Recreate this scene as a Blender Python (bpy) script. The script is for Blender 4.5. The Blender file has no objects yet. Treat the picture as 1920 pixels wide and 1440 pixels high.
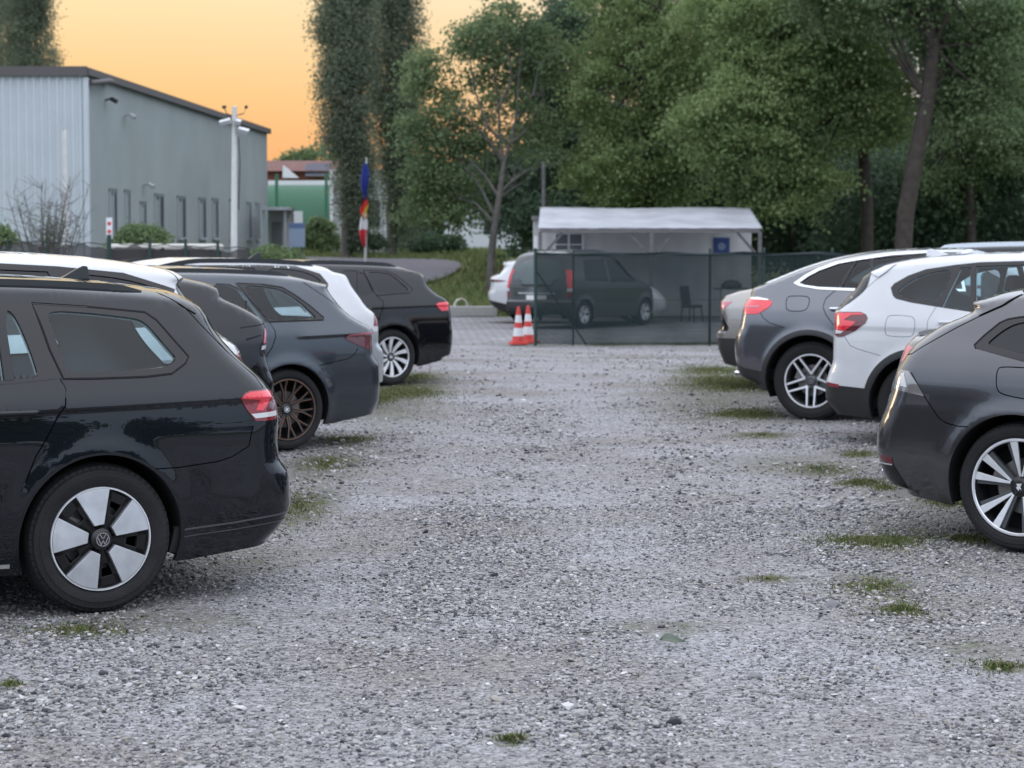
import bpy, bmesh, math, random
import numpy as np
from mathutils import Vector, Matrix
from mathutils.geometry import delaunay_2d_cdt
R = math.radians
rng = np.random.default_rng(7)
random.seed(7)
SC = bpy.context.scene
COL = SC.collection
# ------------------------------------------------------------------ camera model (1920 px wide reference frame)
F = 4000.0; CH = 1.565; PT = math.atan(250 / F)
cam = bpy.data.cameras.new('camera'); camo = bpy.data.objects.new('camera', cam); COL.objects.link(camo)
cam.sensor_width = 36.0; cam.lens = F / 1920 * 36; cam.clip_end = 2000; cam.clip_start = 0.1
camo.location = (0, 0, CH); camo.rotation_euler = (R(90) - PT, 0, 0)
cam.dof.use_dof = True; cam.dof.focus_distance = 9.6; cam.dof.aperture_fstop = 5.4
SC.camera = camo

def pray(x, y):
    a = (x - 960) / F; b = (720 - y) / F
    return np.array([a, math.cos(PT) + b * math.sin(PT), -math.sin(PT) + b * math.cos(PT)])
def at(x, y, Y):                                    # point of the pixel ray at depth Y
    r = pray(x, y); k = Y / r[1]
    return Vector((r[0] * k, Y, CH + r[2] * k))

def smooth01(t):
    t = np.clip(t, 0, 1); return t * t * (3 - 2 * t)

# terrain: level lot, dips a little to the paved yard, grass bank rises beyond it on the left
_BY = np.array([0, 61, 70, 88, 120, 200, 2000.]); _BZ = np.array([-.3, -.3, .5, 1.2, 1.65, 2.0, 6.0])
def gz(X, Y):
    X = np.asarray(X, float); Y = np.asarray(Y, float)
    base = -0.3 * smooth01((Y - 24) / 18.0)
    bank = np.interp(Y, _BY, _BZ)
    wl = smooth01((1.2 - X) / 2.0)
    far = smooth01((Y - 75) / 40.0) * 0.6
    return np.where(Y < 61, base, -0.3 + (bank + 0.3) * np.maximum(wl, far))
def ground(x, y, y0=6.0, y1=400.0):                 # where a pixel ray meets the terrain
    r = pray(x, y); Ys = np.linspace(y0, y1, 8000)
    Xs = r[0] / r[1] * Ys; Zs = CH + r[2] / r[1] * Ys
    i = np.argmax(Zs <= gz(Xs, Ys)); return Vector((Xs[i], Ys[i], float(gz(Xs[i], Ys[i]))))

# ------------------------------------------------------------------ materials
def mat(name, col, rough=.6, metal=0., coat=0., spec=.5, noise=0., nscale=8., bump=0., bscale=60., coatr=.03, alpha=None):
    m = bpy.data.materials.new(name); m.use_nodes = True
    nt = m.node_tree; b = nt.nodes['Principled BSDF']
    b.inputs['Base Color'].default_value = (*col, 1); b.inputs['Roughness'].default_value = rough
    b.inputs['Metallic'].default_value = metal; b.inputs['Coat Weight'].default_value = coat
    b.inputs['Coat Roughness'].default_value = coatr
    b.inputs['Specular IOR Level'].default_value = spec
    if noise or bump:
        tc = nt.nodes.new('ShaderNodeTexCoord')
    if noise:
        n = nt.nodes.new('ShaderNodeTexNoise'); n.inputs['Scale'].default_value = nscale; n.inputs['Detail'].default_value = 6
        nt.links.new(tc.outputs['Object'], n.inputs['Vector'])
        rp = nt.nodes.new('ShaderNodeValToRGB')
        rp.color_ramp.elements[0].position = .3; rp.color_ramp.elements[1].position = .7
        rp.color_ramp.elements[0].color = (*[c * (1 - noise) for c in col], 1)
        rp.color_ramp.elements[1].color = (*[min(1, c * (1 + noise)) for c in col], 1)
        nt.links.new(n.outputs['Fac'], rp.inputs['Fac']); nt.links.new(rp.outputs['Color'], b.inputs['Base Color'])
    if bump:
        n2 = nt.nodes.new('ShaderNodeTexNoise'); n2.inputs['Scale'].default_value = bscale; n2.inputs['Detail'].default_value = 5
        nt.links.new(tc.outputs['Object'], n2.inputs['Vector'])
        bp = nt.nodes.new('ShaderNodeBump'); bp.inputs['Strength'].default_value = bump; bp.inputs['Distance'].default_value = .01
        nt.links.new(n2.outputs['Fac'], bp.inputs['Height']); nt.links.new(bp.outputs['Normal'], b.inputs['Normal'])
    return m
def paint(name, col, metal=.25, rough=.35):
    return mat(name, col, rough, metal, 1., (.5 if metal > .5 else .0), .06, 2.5, coatr=.015)
def glass(name, tint, dens):                        # tinted car glass: part see-through, mirror-like at grazing angles
    m = bpy.data.materials.new(name); m.use_nodes = True; nt = m.node_tree; nt.nodes.clear()
    o = nt.nodes.new('ShaderNodeOutputMaterial'); tr = nt.nodes.new('ShaderNodeBsdfTransparent')
    gl = nt.nodes.new('ShaderNodeBsdfGlossy'); gl.inputs['Roughness'].default_value = .02
    df = nt.nodes.new('ShaderNodeBsdfDiffuse'); df.inputs['Color'].default_value = (.012, .016, .018, 1)
    fr = nt.nodes.new('ShaderNodeFresnel'); ge = nt.nodes.new('ShaderNodeNewGeometry'); mr = nt.nodes.new('ShaderNodeMapRange'); mr.inputs['To Min'].default_value = 1.5; mr.inputs['To Max'].default_value = 1 / 1.5
    nt.links.new(ge.outputs['Backfacing'], mr.inputs['Value']); nt.links.new(mr.outputs[0], fr.inputs['IOR'])
    m1 = nt.nodes.new('ShaderNodeMixShader'); m2 = nt.nodes.new('ShaderNodeMixShader')
    tr.inputs['Color'].default_value = (*tint, 1); m1.inputs['Fac'].default_value = dens
    nt.links.new(tr.outputs[0], m1.inputs[1]); nt.links.new(df.outputs[0], m1.inputs[2])
    nt.links.new(fr.outputs[0], m2.inputs['Fac']); nt.links.new(m1.outputs[0], m2.inputs[1]); nt.links.new(gl.outputs[0], m2.inputs[2])
    nt.links.new(m2.outputs[0], o.inputs['Surface']); return m

M = {}
M['paint_black'] = paint('black_paint', (.007, .009, .012), 0., .5)
M['paint_slate'] = paint('slate_paint', (.046, .056, .068), .8, .34)
M['paint_deepblack'] = paint('deep_black_paint', (.006, .007, .009), 0., .5)
M['paint_white'] = paint('white_paint', (.63, .635, .645), 0.)
M['paint_grey'] = paint('grey_paint', (.17, .165, .17), .85, .3)
M['paint_graphite'] = paint('graphite_paint', (.082, .082, .088), .85, .28)
M['paint_steel'] = paint('steel_grey_paint', (.135, .138, .152), .85, .3)
M['paint_sand'] = paint('silver_beige_paint', (.36, .335, .31), .8, .3)
M['paint_silver'] = paint('silver_paint', (.48, .50, .52), .6)
M['plastic'] = mat('black_plastic', (.018, .018, .019), .55, bump=.15, bscale=300)
M['gloss_black'] = mat('gloss_black_plastic', (.008, .008, .009), .12)
M['dark'] = mat('dark_void', (.006, .006, .007), .9)
M['lining'] = mat('dark_lining', (.025, .025, .027), .85)
M['lining_light'] = mat('grey_lining', (.58, .60, .60), .85)
M['seat'] = mat('seat_fabric', (.022, .022, .024), .9)
M['rubber'] = mat('tyre_rubber', (.011, .011, .012), .8, noise=.35, nscale=9, bump=.35, bscale=90)
M['alu'] = mat('machined_aluminium', (.86, .87, .89), .34, .6, noise=.1, nscale=14)
M['alu_aero'] = mat('brushed_aluminium', (.66, .68, .71), .40, .7, noise=.16, nscale=10)
M['rim_dark'] = mat('dark_rim_lacquer', (.020, .020, .022), .35)
M['rim_grey'] = mat('grey_rim_lacquer', (.10, .105, .11), .35, .4)
M['copper'] = mat('copper_lacquer', (.42, .24, .16), .35, .7)
M['brake'] = mat('brake_steel', (.22, .21, .20), .45, .8)
M['chrome'] = mat('chrome', (.75, .76, .78), .12, 1.)
M['chrome_satin'] = mat('satin_chrome', (.78, .80, .82), .25, .8)
M['glass'] = glass('clear_tinted_glass', (.74, .88, .90), .05)
M['glass_clear'] = glass('pale_glass', (.80, .92, .94), .04)
M['glass_dark'] = glass('privacy_glass', (.20, .28, .30), .72)
M['red_lens'] = mat('red_lens', (.22, .006, .012), .12, coat=1.)
M['red_bright'] = mat('bright_red_lens', (.80, .03, .05), .18, coat=1.)
M['red_deep'] = mat('deep_red_lens', (.10, .004, .008), .1, coat=1.)
M['pink_lens'] = mat('pink_lens', (.62, .16, .22), .15, coat=1.)
M['white_lens'] = mat('clear_lens', (.62, .62, .62), .12, coat=1.)
M['smoke_lens'] = mat('smoked_clear_lens', (.30, .29, .28), .08, .5, coat=1.)
M['plate'] = mat('plate_white', (.7, .7, .68), .4)

# ------------------------------------------------------------------ object helpers
def link(name, me, parent=None, m=None):
    o = bpy.data.objects.new(name, me); COL.objects.link(o)
    if parent is not None: o.parent = parent
    if m is not None and me is not None: me.materials.append(m)
    return o
def tag(o, label=None, cat=None, group=None, kind=None):
    if label: o['label'] = label
    if cat: o['category'] = cat
    if group: o['group'] = group
    if kind: o['kind'] = kind
    return o
def thing(name, label, cat, loc=(0, 0, 0), rz=0, group=None):
    o = bpy.data.objects.new(name, None); COL.objects.link(o); o.location = loc; o.rotation_euler = (0, 0, rz)
    o.empty_display_size = .2
    return tag(o, label, cat, group)
def pymesh(name, V, Fc, smooth=False, normals=None):
    me = bpy.data.meshes.new(name); V = np.asarray(V, np.float32)
    if isinstance(Fc, np.ndarray) and Fc.ndim == 2:
        n, k = Fc.shape
        me.vertices.add(len(V)); me.vertices.foreach_set('co', V.ravel())
        me.loops.add(n * k); me.loops.foreach_set('vertex_index', Fc.astype(np.int32).ravel())
        me.polygons.add(n); me.polygons.foreach_set('loop_start', np.arange(0, n * k, k, dtype=np.int32))
        me.update(calc_edges=True); me.validate()
    else:
        me.from_pydata([tuple(map(float, v)) for v in V], [], [tuple(map(int, f)) for f in Fc]); me.update()
    me.polygons.foreach_set('use_smooth', np.full(len(me.polygons), smooth or normals is not None))
    if normals is not None: me.normals_split_custom_set_from_vertices([tuple(map(float, n)) for n in normals])
    return me
class MB:                                            # collects shapes, then becomes ONE mesh object
    def __init__(s): s.V = []; s.F = []; s.mi = []; s.cur = 0
    def add(s, V, Fc):
        b = len(s.V); s.V += [tuple(v) for v in V]; s.F += [tuple(b + i for i in f) for f in Fc]; s.mi += [s.cur] * len(Fc)
    def box(s, c, d, rz=0, rx=0, ry=0):
        m = Matrix.Rotation(rz, 3, 'Z') @ Matrix.Rotation(ry, 3, 'Y') @ Matrix.Rotation(rx, 3, 'X'); c = Vector(c)
        V = [c + m @ Vector((sx * d[0] / 2, sy * d[1] / 2, sz * d[2] / 2)) for sx in (-1, 1) for sy in (-1, 1) for sz in (-1, 1)]
        s.add(V, [(0, 1, 3, 2), (4, 6, 7, 5), (0, 4, 5, 1), (2, 3, 7, 6), (0, 2, 6, 4), (1, 5, 7, 3)])
    def tube(s, pts, rad, n=8, cap=True):
        pts = [Vector(p) for p in pts]; rad = rad if hasattr(rad, '__len__') else [rad] * len(pts)
        V = []; Fc = []
        ref = Vector((0.31, 0.2, 0.93))
        for i, p in enumerate(pts):
            d = (pts[min(i + 1, len(pts) - 1)] - pts[max(i - 1, 0)]).normalized()
            if abs(d.dot(ref)) > .95: ref = Vector((1, 0, .1)).normalized()
            a = d.cross(ref).normalized(); b = d.cross(a)
            for k in range(n):
                t = 2 * math.pi * k / n; V.append(p + (a * math.cos(t) + b * math.sin(t)) * rad[i])
        for i in range(len(pts) - 1):
            for k in range(n):
                k2 = (k + 1) % n; Fc.append((i * n + k, i * n + k2, (i + 1) * n + k2, (i + 1) * n + k))
        if cap:
            Fc.append(tuple(range(n))[::-1]); Fc.append(tuple((len(pts) - 1) * n + k for k in range(n)))
        s.add(V, Fc)
    def lathe(s, prof, n=48, axis='y', c=(0, 0, 0), closed=False):   # prof: (radius, axial)
        V = []; Fc = []; c = Vector(c); k = len(prof)
        for i in range(n):
            t = 2 * math.pi * i / n; ct, st = math.cos(t), math.sin(t)
            for r, w in prof:
                V.append(c + (Vector((r * ct, w, r * st)) if axis == 'y' else Vector((r * ct, r * st, w))))
        for i in range(n):
            j = (i + 1) % n
            for q in range(k if closed else k - 1):
                q2 = (q + 1) % k
                f = (i * k + q, j * k + q, j * k + q2, i * k + q2)
                Fc.append(f if axis == 'z' else f[::-1])
        s.add(V, Fc)
    def prism(s, poly, fn, d):                        # polygon (2D) placed by fn(a,b,depth), extruded d
        n = len(poly); V = [fn(a, b, 0) for a, b in poly] + [fn(a, b, d) for a, b in poly]
        s.add(V, [tuple(range(n)), tuple(range(2 * n - 1, n - 1, -1))] + [(i, i + n, (i + 1) % n + n, (i + 1) % n) for i in range(n)])
    def build(s, name, m, parent=None, smooth=False, bevel=0, fixn=True):
        me = bpy.data.meshes.new(name); me.from_pydata([tuple(v) for v in s.V], [], s.F)
        ms = m if isinstance(m, (list, tuple)) else [m]
        for x in ms: me.materials.append(x)
        me.polygons.foreach_set('material_index', s.mi)
        if fixn:
            bm = bmesh.new(); bm.from_mesh(me); bmesh.ops.recalc_face_normals(bm, faces=bm.faces); bm.to_mesh(me); bm.free()
        if smooth:
            me.polygons.foreach_set('use_smooth', [True] * len(me.polygons)); me.set_sharp_from_angle(angle=R(smooth if smooth is not True else 40))
        me.update()
        o = link(name, me, parent)
        if bevel:
            b = o.modifiers.new('bevel', 'BEVEL'); b.width = bevel; b.segments = 2; b.limit_method = 'ANGLE'
        return o
def pchip(xs, ys):
    xs = np.asarray(xs, float); ys = np.asarray(ys, float); h = np.diff(xs); d = np.diff(ys) / h; m = np.zeros_like(xs)
    for i in range(1, len(xs) - 1):
        if d[i - 1] * d[i] > 0:
            w1 = 2 * h[i] + h[i - 1]; w2 = h[i] + 2 * h[i - 1]; m[i] = (w1 + w2) / (w1 / d[i - 1] + w2 / d[i])
    m[0] = d[0]; m[-1] = d[-1]
    def f(x):
        x = np.asarray(x, float); i = np.clip(np.searchsorted(xs, x) - 1, 0, len(xs) - 2)
        t = np.clip((x - xs[i]) / h[i], 0, 1); t2 = t * t; t3 = t2 * t
        return (2 * t3 - 3 * t2 + 1) * ys[i] + (t3 - 2 * t2 + t) * h[i] * m[i] + (-2 * t3 + 3 * t2) * ys[i + 1] + (t3 - t2) * h[i] * m[i + 1]
    return f
def inpoly(P, poly):
    P = np.asarray(P); poly = np.asarray(poly); x, y = P[:, 0], P[:, 1]; c = np.zeros(len(P), bool); n = len(poly)
    lo = poly.min(0); hi = poly.max(0); s = np.where((x >= lo[0]) & (x <= hi[0]) & (y >= lo[1]) & (y <= hi[1]))[0]
    x = x[s]; y = y[s]; cc = np.zeros(len(s), bool)
    for i in range(n):
        x1, y1 = poly[i]; x2, y2 = poly[(i + 1) % n]
        if y1 == y2: continue
        q = ((y1 > y) != (y2 > y)) & (x < (x2 - x1) * (y - y1) / (y2 - y1) + x1); cc ^= q
    c[s] = cc; return c
def dens(poly, d, closed=True):
    out = []; n = len(poly)
    for i in range(n if closed else n - 1):
        a = np.array(poly[i]); b = np.array(poly[(i + 1) % n]); k = max(1, int(np.linalg.norm(b - a) / d))
        for j in range(k): out.append(a + (b - a) * j / k)
    if not closed: out.append(np.array(poly[-1]))
    return out
def chaikin(poly, it=2, closed=True):
    for _ in range(it):
        out = []; n = len(poly)
        for i in range(n if closed else n - 1):
            a = np.array(poly[i], float); b = np.array(poly[(i + 1) % n], float); out += [a * .75 + b * .25, a * .25 + b * .75]
        if not closed: out = [np.array(poly[0], float)] + out + [np.array(poly[-1], float)]
        poly = out
    return poly
class Rib(list): pass                                # marks a panel gap, as against a window opening
def ribbon(line, w):                                 # thin polygon round an open polyline
    L = [np.array(p, float) for p in line]; a = []; b = []
    for i in range(len(L)):
        d = L[min(i + 1, len(L) - 1)] - L[max(i - 1, 0)]; d /= np.linalg.norm(d) + 1e-9; nrm = np.array([-d[1], d[0]]) * w / 2
        a.append(L[i] + nrm); b.append(L[i] - nrm)
    return Rib(a + b[::-1])
def tri2d(pts, loops):
    """constrained triangulation; loops: list of closed polylines"""
    V = [tuple(map(float, p)) for p in pts]; E = []
    for L in loops:
        b = len(V); V += [tuple(map(float, p)) for p in L]; n = len(L); E += [(b + i, b + (i + 1) % n) for i in range(n)]
    r = delaunay_2d_cdt([Vector(v) for v in V], E, [], 0, 1e-5)
    P = np.array([tuple(v) for v in r[0]]); T = np.array([f for f in r[2] if len(f) == 3], int)
    a, b, c = P[T[:, 0]], P[T[:, 1]], P[T[:, 2]]
    s = (b[:, 0] - a[:, 0]) * (c[:, 1] - a[:, 1]) - (b[:, 1] - a[:, 1]) * (c[:, 0] - a[:, 0])
    T[s < 0] = T[s < 0][:, ::-1]; T = T[np.abs(s) > 1e-11]
    return P, T
# ------------------------------------------------------------------ cars
ZM = dict(A=(0, 440, 3.42857), B=(0, 740, 3.42857), C=(350, 460, 3.6923), D=(1340, 430, 3.3103), E=(1500, 640, 3.42857), G=(280, 450, 8.),
          H=(1560, 440, 5.3333), I=(1340, 440, 6.857), J=(500, 460, 5.3333), K=(400, 600, 5.647), M=(1620, 760, 4.8), N=(620, 600, 4.8), O=(1200, 600, 3.84), P=(0, 0, 1.))
def corner(h, r, n):
    q = 1 - np.clip(h / r, 1e-9, 1); return np.power(np.maximum(1 - q ** n, 1e-12), 1 / n)
class Car:
    """A car body as an explicit half-width surface y = Y(xr, z); xr runs rearward from the rear axle, z up. Local frame: X forward, Y left."""
    def __init__(s, name, label, cat, left, yaw, wx, sc, rear, nroof, front, bottom, widths, wheelbase, rw, ra, group=None, yw=.885,
                 rr=.28, nr=2.8, rf=.5, nf=2.5, crown=.085, ncrown=2.3, rise=0., creases=(), taper=.06, flare=.012, depth=None, zoff=0.):
        t = R(yaw); s.left = left; s.sg = 1 if left else -1
        f = np.array([-math.cos(t), -math.sin(t)]) if left else np.array([math.cos(t), -math.sin(t)])
        n = np.array([math.sin(t), -math.cos(t)]) if left else np.array([-math.sin(t), -math.cos(t)])
        d = F / sc if depth is None else depth
        P = np.array([(wx - 960) / F * d, d]); s.o = P - n * yw; s.f = f; s.n = n; s.z0 = zoff
        s.root = thing(name, label, cat, (s.o[0], s.o[1], zoff), math.atan2(f[1], f[0]), group)
        s.wb = wheelbase; s.rw = rw; s.ra = ra; s.yw = yw
        s.rr, s.nr, s.rf, s.nf, s.cr, s.ncr = rr, nr, rf, nf, crown, ncrown; s.rise = rise; s.creases = creases; s.tp = taper; s.fl = flare
        rear = np.array(rear, float); front = np.array(front, float); s.rear = rear; s.front = front; s.bottom = bottom
        s.zt = rear[-1, 1]; s.nroof = nroof
        s.xr = pchip(rear[:, 1], rear[:, 0]); s.xf = pchip(front[:, 1], front[:, 0])
        top = [tuple(p) for p in front[len(front) // 2 - 1:-1]] + [tuple(p) for p in rear[nroof:][::-1]]
        tx = np.array([p[0] for p in top]); tz = np.array([p[1] for p in top])
        s.zroof = pchip(tx, tz); s.xtop = (tx[0], tx[-1])
        w = np.array(widths, float); s.W0 = pchip(w[:, 0], w[:, 1])
        s.pool = None
    def W(s, x, z):
        w = s.W0(z - s.rise * (x + .6)); L = s.wb
        w = w * (1 - s.tp * smooth01((x - .0) / 1.0) ** 1.0 - .06 * smooth01((-x - L + .1) / .9))
        for (x0, z0, x1, z1, a, wu, wd) in s.creases:    # sharp body line: swells above, tucks in below
            zc = z0 + (z1 - z0) * (x - x0) / (x1 - x0); u = z - zc
            fade = smooth01((x - min(x0, x1)) / .15) * smooth01((max(x0, x1) - x) / .1)
            w = w + a * fade * np.where(u > 0, np.exp(-u / wu), smooth01((u + wd) / wd))
        for xc in (0., -L):                              # wheel arch swell
            r = np.hypot(x - xc, z - s.rw); w = w + s.fl * np.exp(-((r - s.ra) / .06) ** 2)
        return w
    def Y(s, x, z):
        x = np.asarray(x, float); z = np.asarray(z, float)
        y = s.W(x, z) * corner(s.xr(z) - x, s.rr, s.nr) * corner(x - s.xf(z), s.rf, s.nf)
        t = s.zroof(np.clip(x, *s.xtop)) - z
        return y * corner(t, s.cr, s.ncr)
    def normal(s, x, z, e=4e-4):
        dx = (s.Y(x + e, z) - s.Y(x - e, z)) / (2 * e); dz = (s.Y(x, z + e) - s.Y(x, z - e)) / (2 * e)
        n = np.stack([dx, np.ones_like(dx), -dz], 1)      # local X = -xr
        return n / np.linalg.norm(n, axis=1)[:, None]
    def zsurf(s, x, y):
        lo = np.full_like(np.asarray(x, float), .8); hi = s.zroof(np.clip(x, *s.xtop)) * np.ones_like(lo)
        for _ in range(40):
            m = (lo + hi) / 2; q = s.Y(x, m) > y; lo = np.where(q, m, lo); hi = np.where(q, hi, m)
        return lo
    def xsurf(s, y, z):                                   # rear face
        y = np.abs(np.asarray(y, float)); z = np.asarray(z, float); hi = s.xr(z); lo = hi - s.rr
        for _ in range(40):
            m = (lo + hi) / 2; q = s.Y(m, z) > y; lo = np.where(q, m, lo); hi = np.where(q, hi, m)
        return lo
    def un(s, zm, pts, y=None):                           # photo pixels -> (xr, z) on the visible flank
        out = []; a = ZM[zm]
        for (u, v) in pts:
            r = pray(a[0] + u / a[2], a[1] + v / a[2]); yy = .85 if y is None else y
            for k in range(14 if y is None else 1):
                kk = (yy + s.n @ s.o) / (s.n @ r[:2]); p = r[:2] * kk; x = -(s.f @ (p - s.o)); z = CH + r[2] * kk - s.z0
                if y is None:
                    h = min(max(x, -5), float(s.xr(min(max(z, s.rear[0, 1]), s.zt))) - .01); yy = .5 * yy + .5 * max(float(s.Y(h, min(z, s.zt - .02))), .35)
            out.append((float(x), float(z)))
        return out
    def proj(s, x, y, z):
        q = s.o[None] - s.f[None] * np.asarray(x)[:, None] + s.n[None] * np.asarray(y)[:, None]; dz = np.asarray(z) + s.z0 - CH
        d = q[:, 1] * math.cos(PT) - dz * math.sin(PT); u = q[:, 1] * math.sin(PT) + dz * math.cos(PT)
        return 960 + F * q[:, 0] / d, 720 - F * u / d
    def fit(s, *traces, it=8, hi=None):                   # bring the tail profile onto the outline seen in the photo
        T = []
        for zm, pts in traces: a = ZM[zm]; T += [(a[0] + u / a[2], a[1] + v / a[2]) for u, v in pts]
        T.sort(key=lambda q: q[1]); tx = np.array([q[0] for q in T]); ty = np.array([q[1] for q in T])
        sgn = 1 if s.left else -1
        for _ in range(it):
            for i in range(hi or len(s.rear)):
                z = s.rear[i, 1]; h = np.concatenate([[1e-5, 1e-4, 1e-3], np.linspace(.004, s.rr, 60)]); x = s.rear[i, 0] - h; y = s.Y(x, np.full_like(x, z)); px, py = s.proj(x, y, np.full_like(x, z))
                k = np.argmax(sgn * px)
                if not (ty[0] - 2 <= py[k] <= ty[-1] + 2): continue
                d = (np.interp(py[k], ty, tx) - px[k]) * sgn
                s.rear[i, 0] += .8 * d / (F / (s.o[1]) * abs(s.f[0]))
            s.xr = pchip(s.rear[:, 1], s.rear[:, 0])
            top = [tuple(q) for q in s.front[len(s.front) // 2 - 1:-1]] + [tuple(q) for q in s.rear[s.nroof:][::-1]]
            tx_ = np.array([q[0] for q in top]); o_ = np.concatenate([[True], np.diff(np.maximum.accumulate(tx_)) > 1e-4]); tz_ = np.array([q[1] for q in top])
            s.zroof = pchip(tx_[o_], tz_[o_]); s.xtop = (tx_[o_][0], tx_[o_][-1])
    # ---- sampling
    def prep(s, step=.035, dz=.02):
        zr = np.arange(s.rear[0, 1], s.zt - .004, dz); zf = np.arange(s.front[0, 1], s.zt - .004, dz)
        kz = s.rear[:, 1]; zr = np.unique(np.concatenate([zr, kz[kz < s.zt - .004]])); 
        xt0 = float(s.xf(s.zt - .004)); xt1 = float(s.xr(s.zt - .004))
        mid = [(x, float(s.zroof(x))) for x in np.linspace(xt1, xt0, max(4, int((xt1 - xt0) / .05)))[0:]]
        out = [(float(s.xr(z)), z) for z in zr] + mid + [(float(s.xf(z)), z) for z in zf[::-1]]
        bot = dens([tuple(s.front[0])] + list(s.bottom)[::-1] + [tuple(s.rear[0])], .03, False)[1:-1]
        s.outline = [np.array(p) for p in out] + bot
        s.nout = len(out)
        P = []
        for h in (.0004, .002, .006, .014, .028, .05, .08, .115, .155, .2, .25):
            if h < s.rr: P.append(np.stack([s.xr(zr) - h, zr], 1))
        for h in (.0006, .003, .01, .025, .05, .09, .14, .21, .3, .4):
            P.append(np.stack([s.xf(zf) + h, zf], 1))
        xs = np.arange(s.front[0, 0], s.rear[:, 0].max(), .035)
        for t in (.0003, .0015, .005, .012, .022, .036, .055, .075): P.append(np.stack([xs, s.zroof(np.clip(xs, *s.xtop)) - t], 1))
        gx, gzz = np.meshgrid(np.arange(s.front[0, 0], s.rear[:, 0].max(), step), np.arange(.15, s.zt, step))
        P.append(np.stack([gx.ravel() + .3 * step * (np.round(gzz.ravel() / step) % 2), gzz.ravel()], 1))
        for (x0, z0, x1, z1, a, wu, wd) in s.creases:
            xx = np.arange(min(x0, x1), max(x0, x1), .025); zz = z0 + (z1 - z0) * (xx - x0) / (x1 - x0)
            for k in (-wd * 1.3, -wd, -wd * .66, -wd * .33, -.001, .001, wu * .4, wu): P.append(np.stack([xx, zz + k], 1))
        P = np.concatenate(P); s.pool = P[inpoly(P, s.outline)]
    def emit(s, P2, T, name, m, off=0., sides=(1, -1), joined=False, dzz=0., flip=False, parent=None, extra=None, per=None):
        used = np.unique(T); mp = np.zeros(len(P2), int) - 1; mp[used] = np.arange(len(used)); p = P2[used]; t = mp[T]
        y = s.Y(p[:, 0], p[:, 1]); n = s.normal(p[:, 0], p[:, 1]); y = np.maximum(y + off, 0.0)
        V = np.stack([-p[:, 0], y, p[:, 1] + dzz], 1)
        if extra is not None:
            eV, eT, eN = extra(s, off); t = np.concatenate([t, eT + len(V)]); V = np.concatenate([V, eV]); n = np.concatenate([n, eN])
        res = []; allV = []; allT = []; allN = []; b = 0
        for sd in sides:
            vv = V * np.array([1, sd, 1]); nn = n * np.array([1, sd, 1]); tt = t if sd > 0 else t[:, ::-1]
            if flip: tt = tt[:, ::-1]; nn = -nn
            if joined: allV.append(vv); allN.append(nn); allT.append(tt + b); b += len(vv)
            else: res.append(link(name, pymesh(name, vv, tt, normals=nn), parent or s.root, m))
        if joined: return link(name, pymesh(name, np.concatenate(allV), np.concatenate(allT), normals=np.concatenate(allN)), parent or s.root, m)
        return res
    def body(s, m, holes=(), regions=(), lining=None, beltz=.9):
        arcs = [[(xc + s.ra * math.cos(a), s.rw + s.ra * math.sin(a)) for a in np.linspace(0, 2 * math.pi, 72, endpoint=False)] for xc in (0., -s.wb)]
        H = [dens(h, .02) for h in holes]
        Rg = [dens(r[1], .03) for r in regions]
        keep = np.ones(len(s.pool), bool)
        for h in H:                                       # keep free points off the cut edges
            hh = np.array(h); lo = hh.min(0) - .01; hi = hh.max(0) + .01; idx = np.where(((s.pool > lo) & (s.pool < hi)).all(1) & keep)[0]
            if len(idx):
                d = np.sqrt(((s.pool[idx][:, None] - hh[None]) ** 2).sum(2)).min(1); keep[idx[d < .005]] = False
        P, T = tri2d(s.pool[keep], [s.outline] + arcs + H + Rg)
        c = P[T].mean(1); ok = inpoly(c, s.outline)
        for a in arcs: ok &= ~inpoly(c, a)
        okl = ok.copy()
        for h, src in zip(H, holes):
            w_ = inpoly(c, h); ok &= ~w_
            if not isinstance(src, Rib): okl &= ~w_
        TL = T[okl]; cL = c[okl]
        T = T[ok]; c = c[ok]; left = np.ones(len(T), bool); s.parts = {}
        for (nm, poly, mm) in regions:
            q = inpoly(c, poly) & left; left &= ~q
            if q.any(): s.parts[nm] = s.emit(P, T[q], nm, mm or m)
        s.bodyo = s.emit(P, T[left], 'body', m, joined=True)
        if lining:
            q = cL[:, 1] > beltz - .01
            s.emit(P, TL[q], 'interior_lining', lining, off=-.03, dzz=-.012, joined=True, flip=True)
            if regions: s.emit(P, TL[~q], 'door_lining', M['dark'], off=-.03, joined=True, flip=True)
        # wheel wells and floor
        for k, xc in enumerate((0., -s.wb)):
            for sd in (1, -1):
                b = MB(); aa = np.linspace(R(-35), R(215), 40); ring = []
                for a in aa:
                    x = xc + s.ra * math.cos(a); z = s.rw + s.ra * math.sin(a); y = float(s.Y(x, max(z, .2)))
                    if z > .205: ring.append((x, z, y))
                n = len(ring); V = []
                for (x, z, y) in ring:
                    k1 = (s.ra + .0) / s.ra
                    V += [(-x, sd * (y - .001), z), (-(xc + (x - xc) * 1.015), sd * (y - .03), s.rw + (z - s.rw) * 1.015), (-(xc + (x - xc) * 1.05), sd * .5, s.rw + (z - s.rw) * 1.05)]
                Fc = []
                for i in range(n - 1):
                    for q in range(2): Fc.append((i * 3 + q, (i + 1) * 3 + q, (i + 1) * 3 + q + 1, i * 3 + q + 1))
                V.append((-xc, sd * .5, s.rw)); cc = len(V) - 1
                for i in range(n - 1): Fc.append((i * 3 + 2, (i + 1) * 3 + 2, cc))
                b.add(V, Fc); b.build('wheel_arch_liner', M['dark'], s.root, smooth=50)
        zb = max(.22, s.rear[0, 1] - .0); xs = np.linspace(s.front[0, 0] + .25, float(s.rear[0, 0]) - .12, 12)
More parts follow.
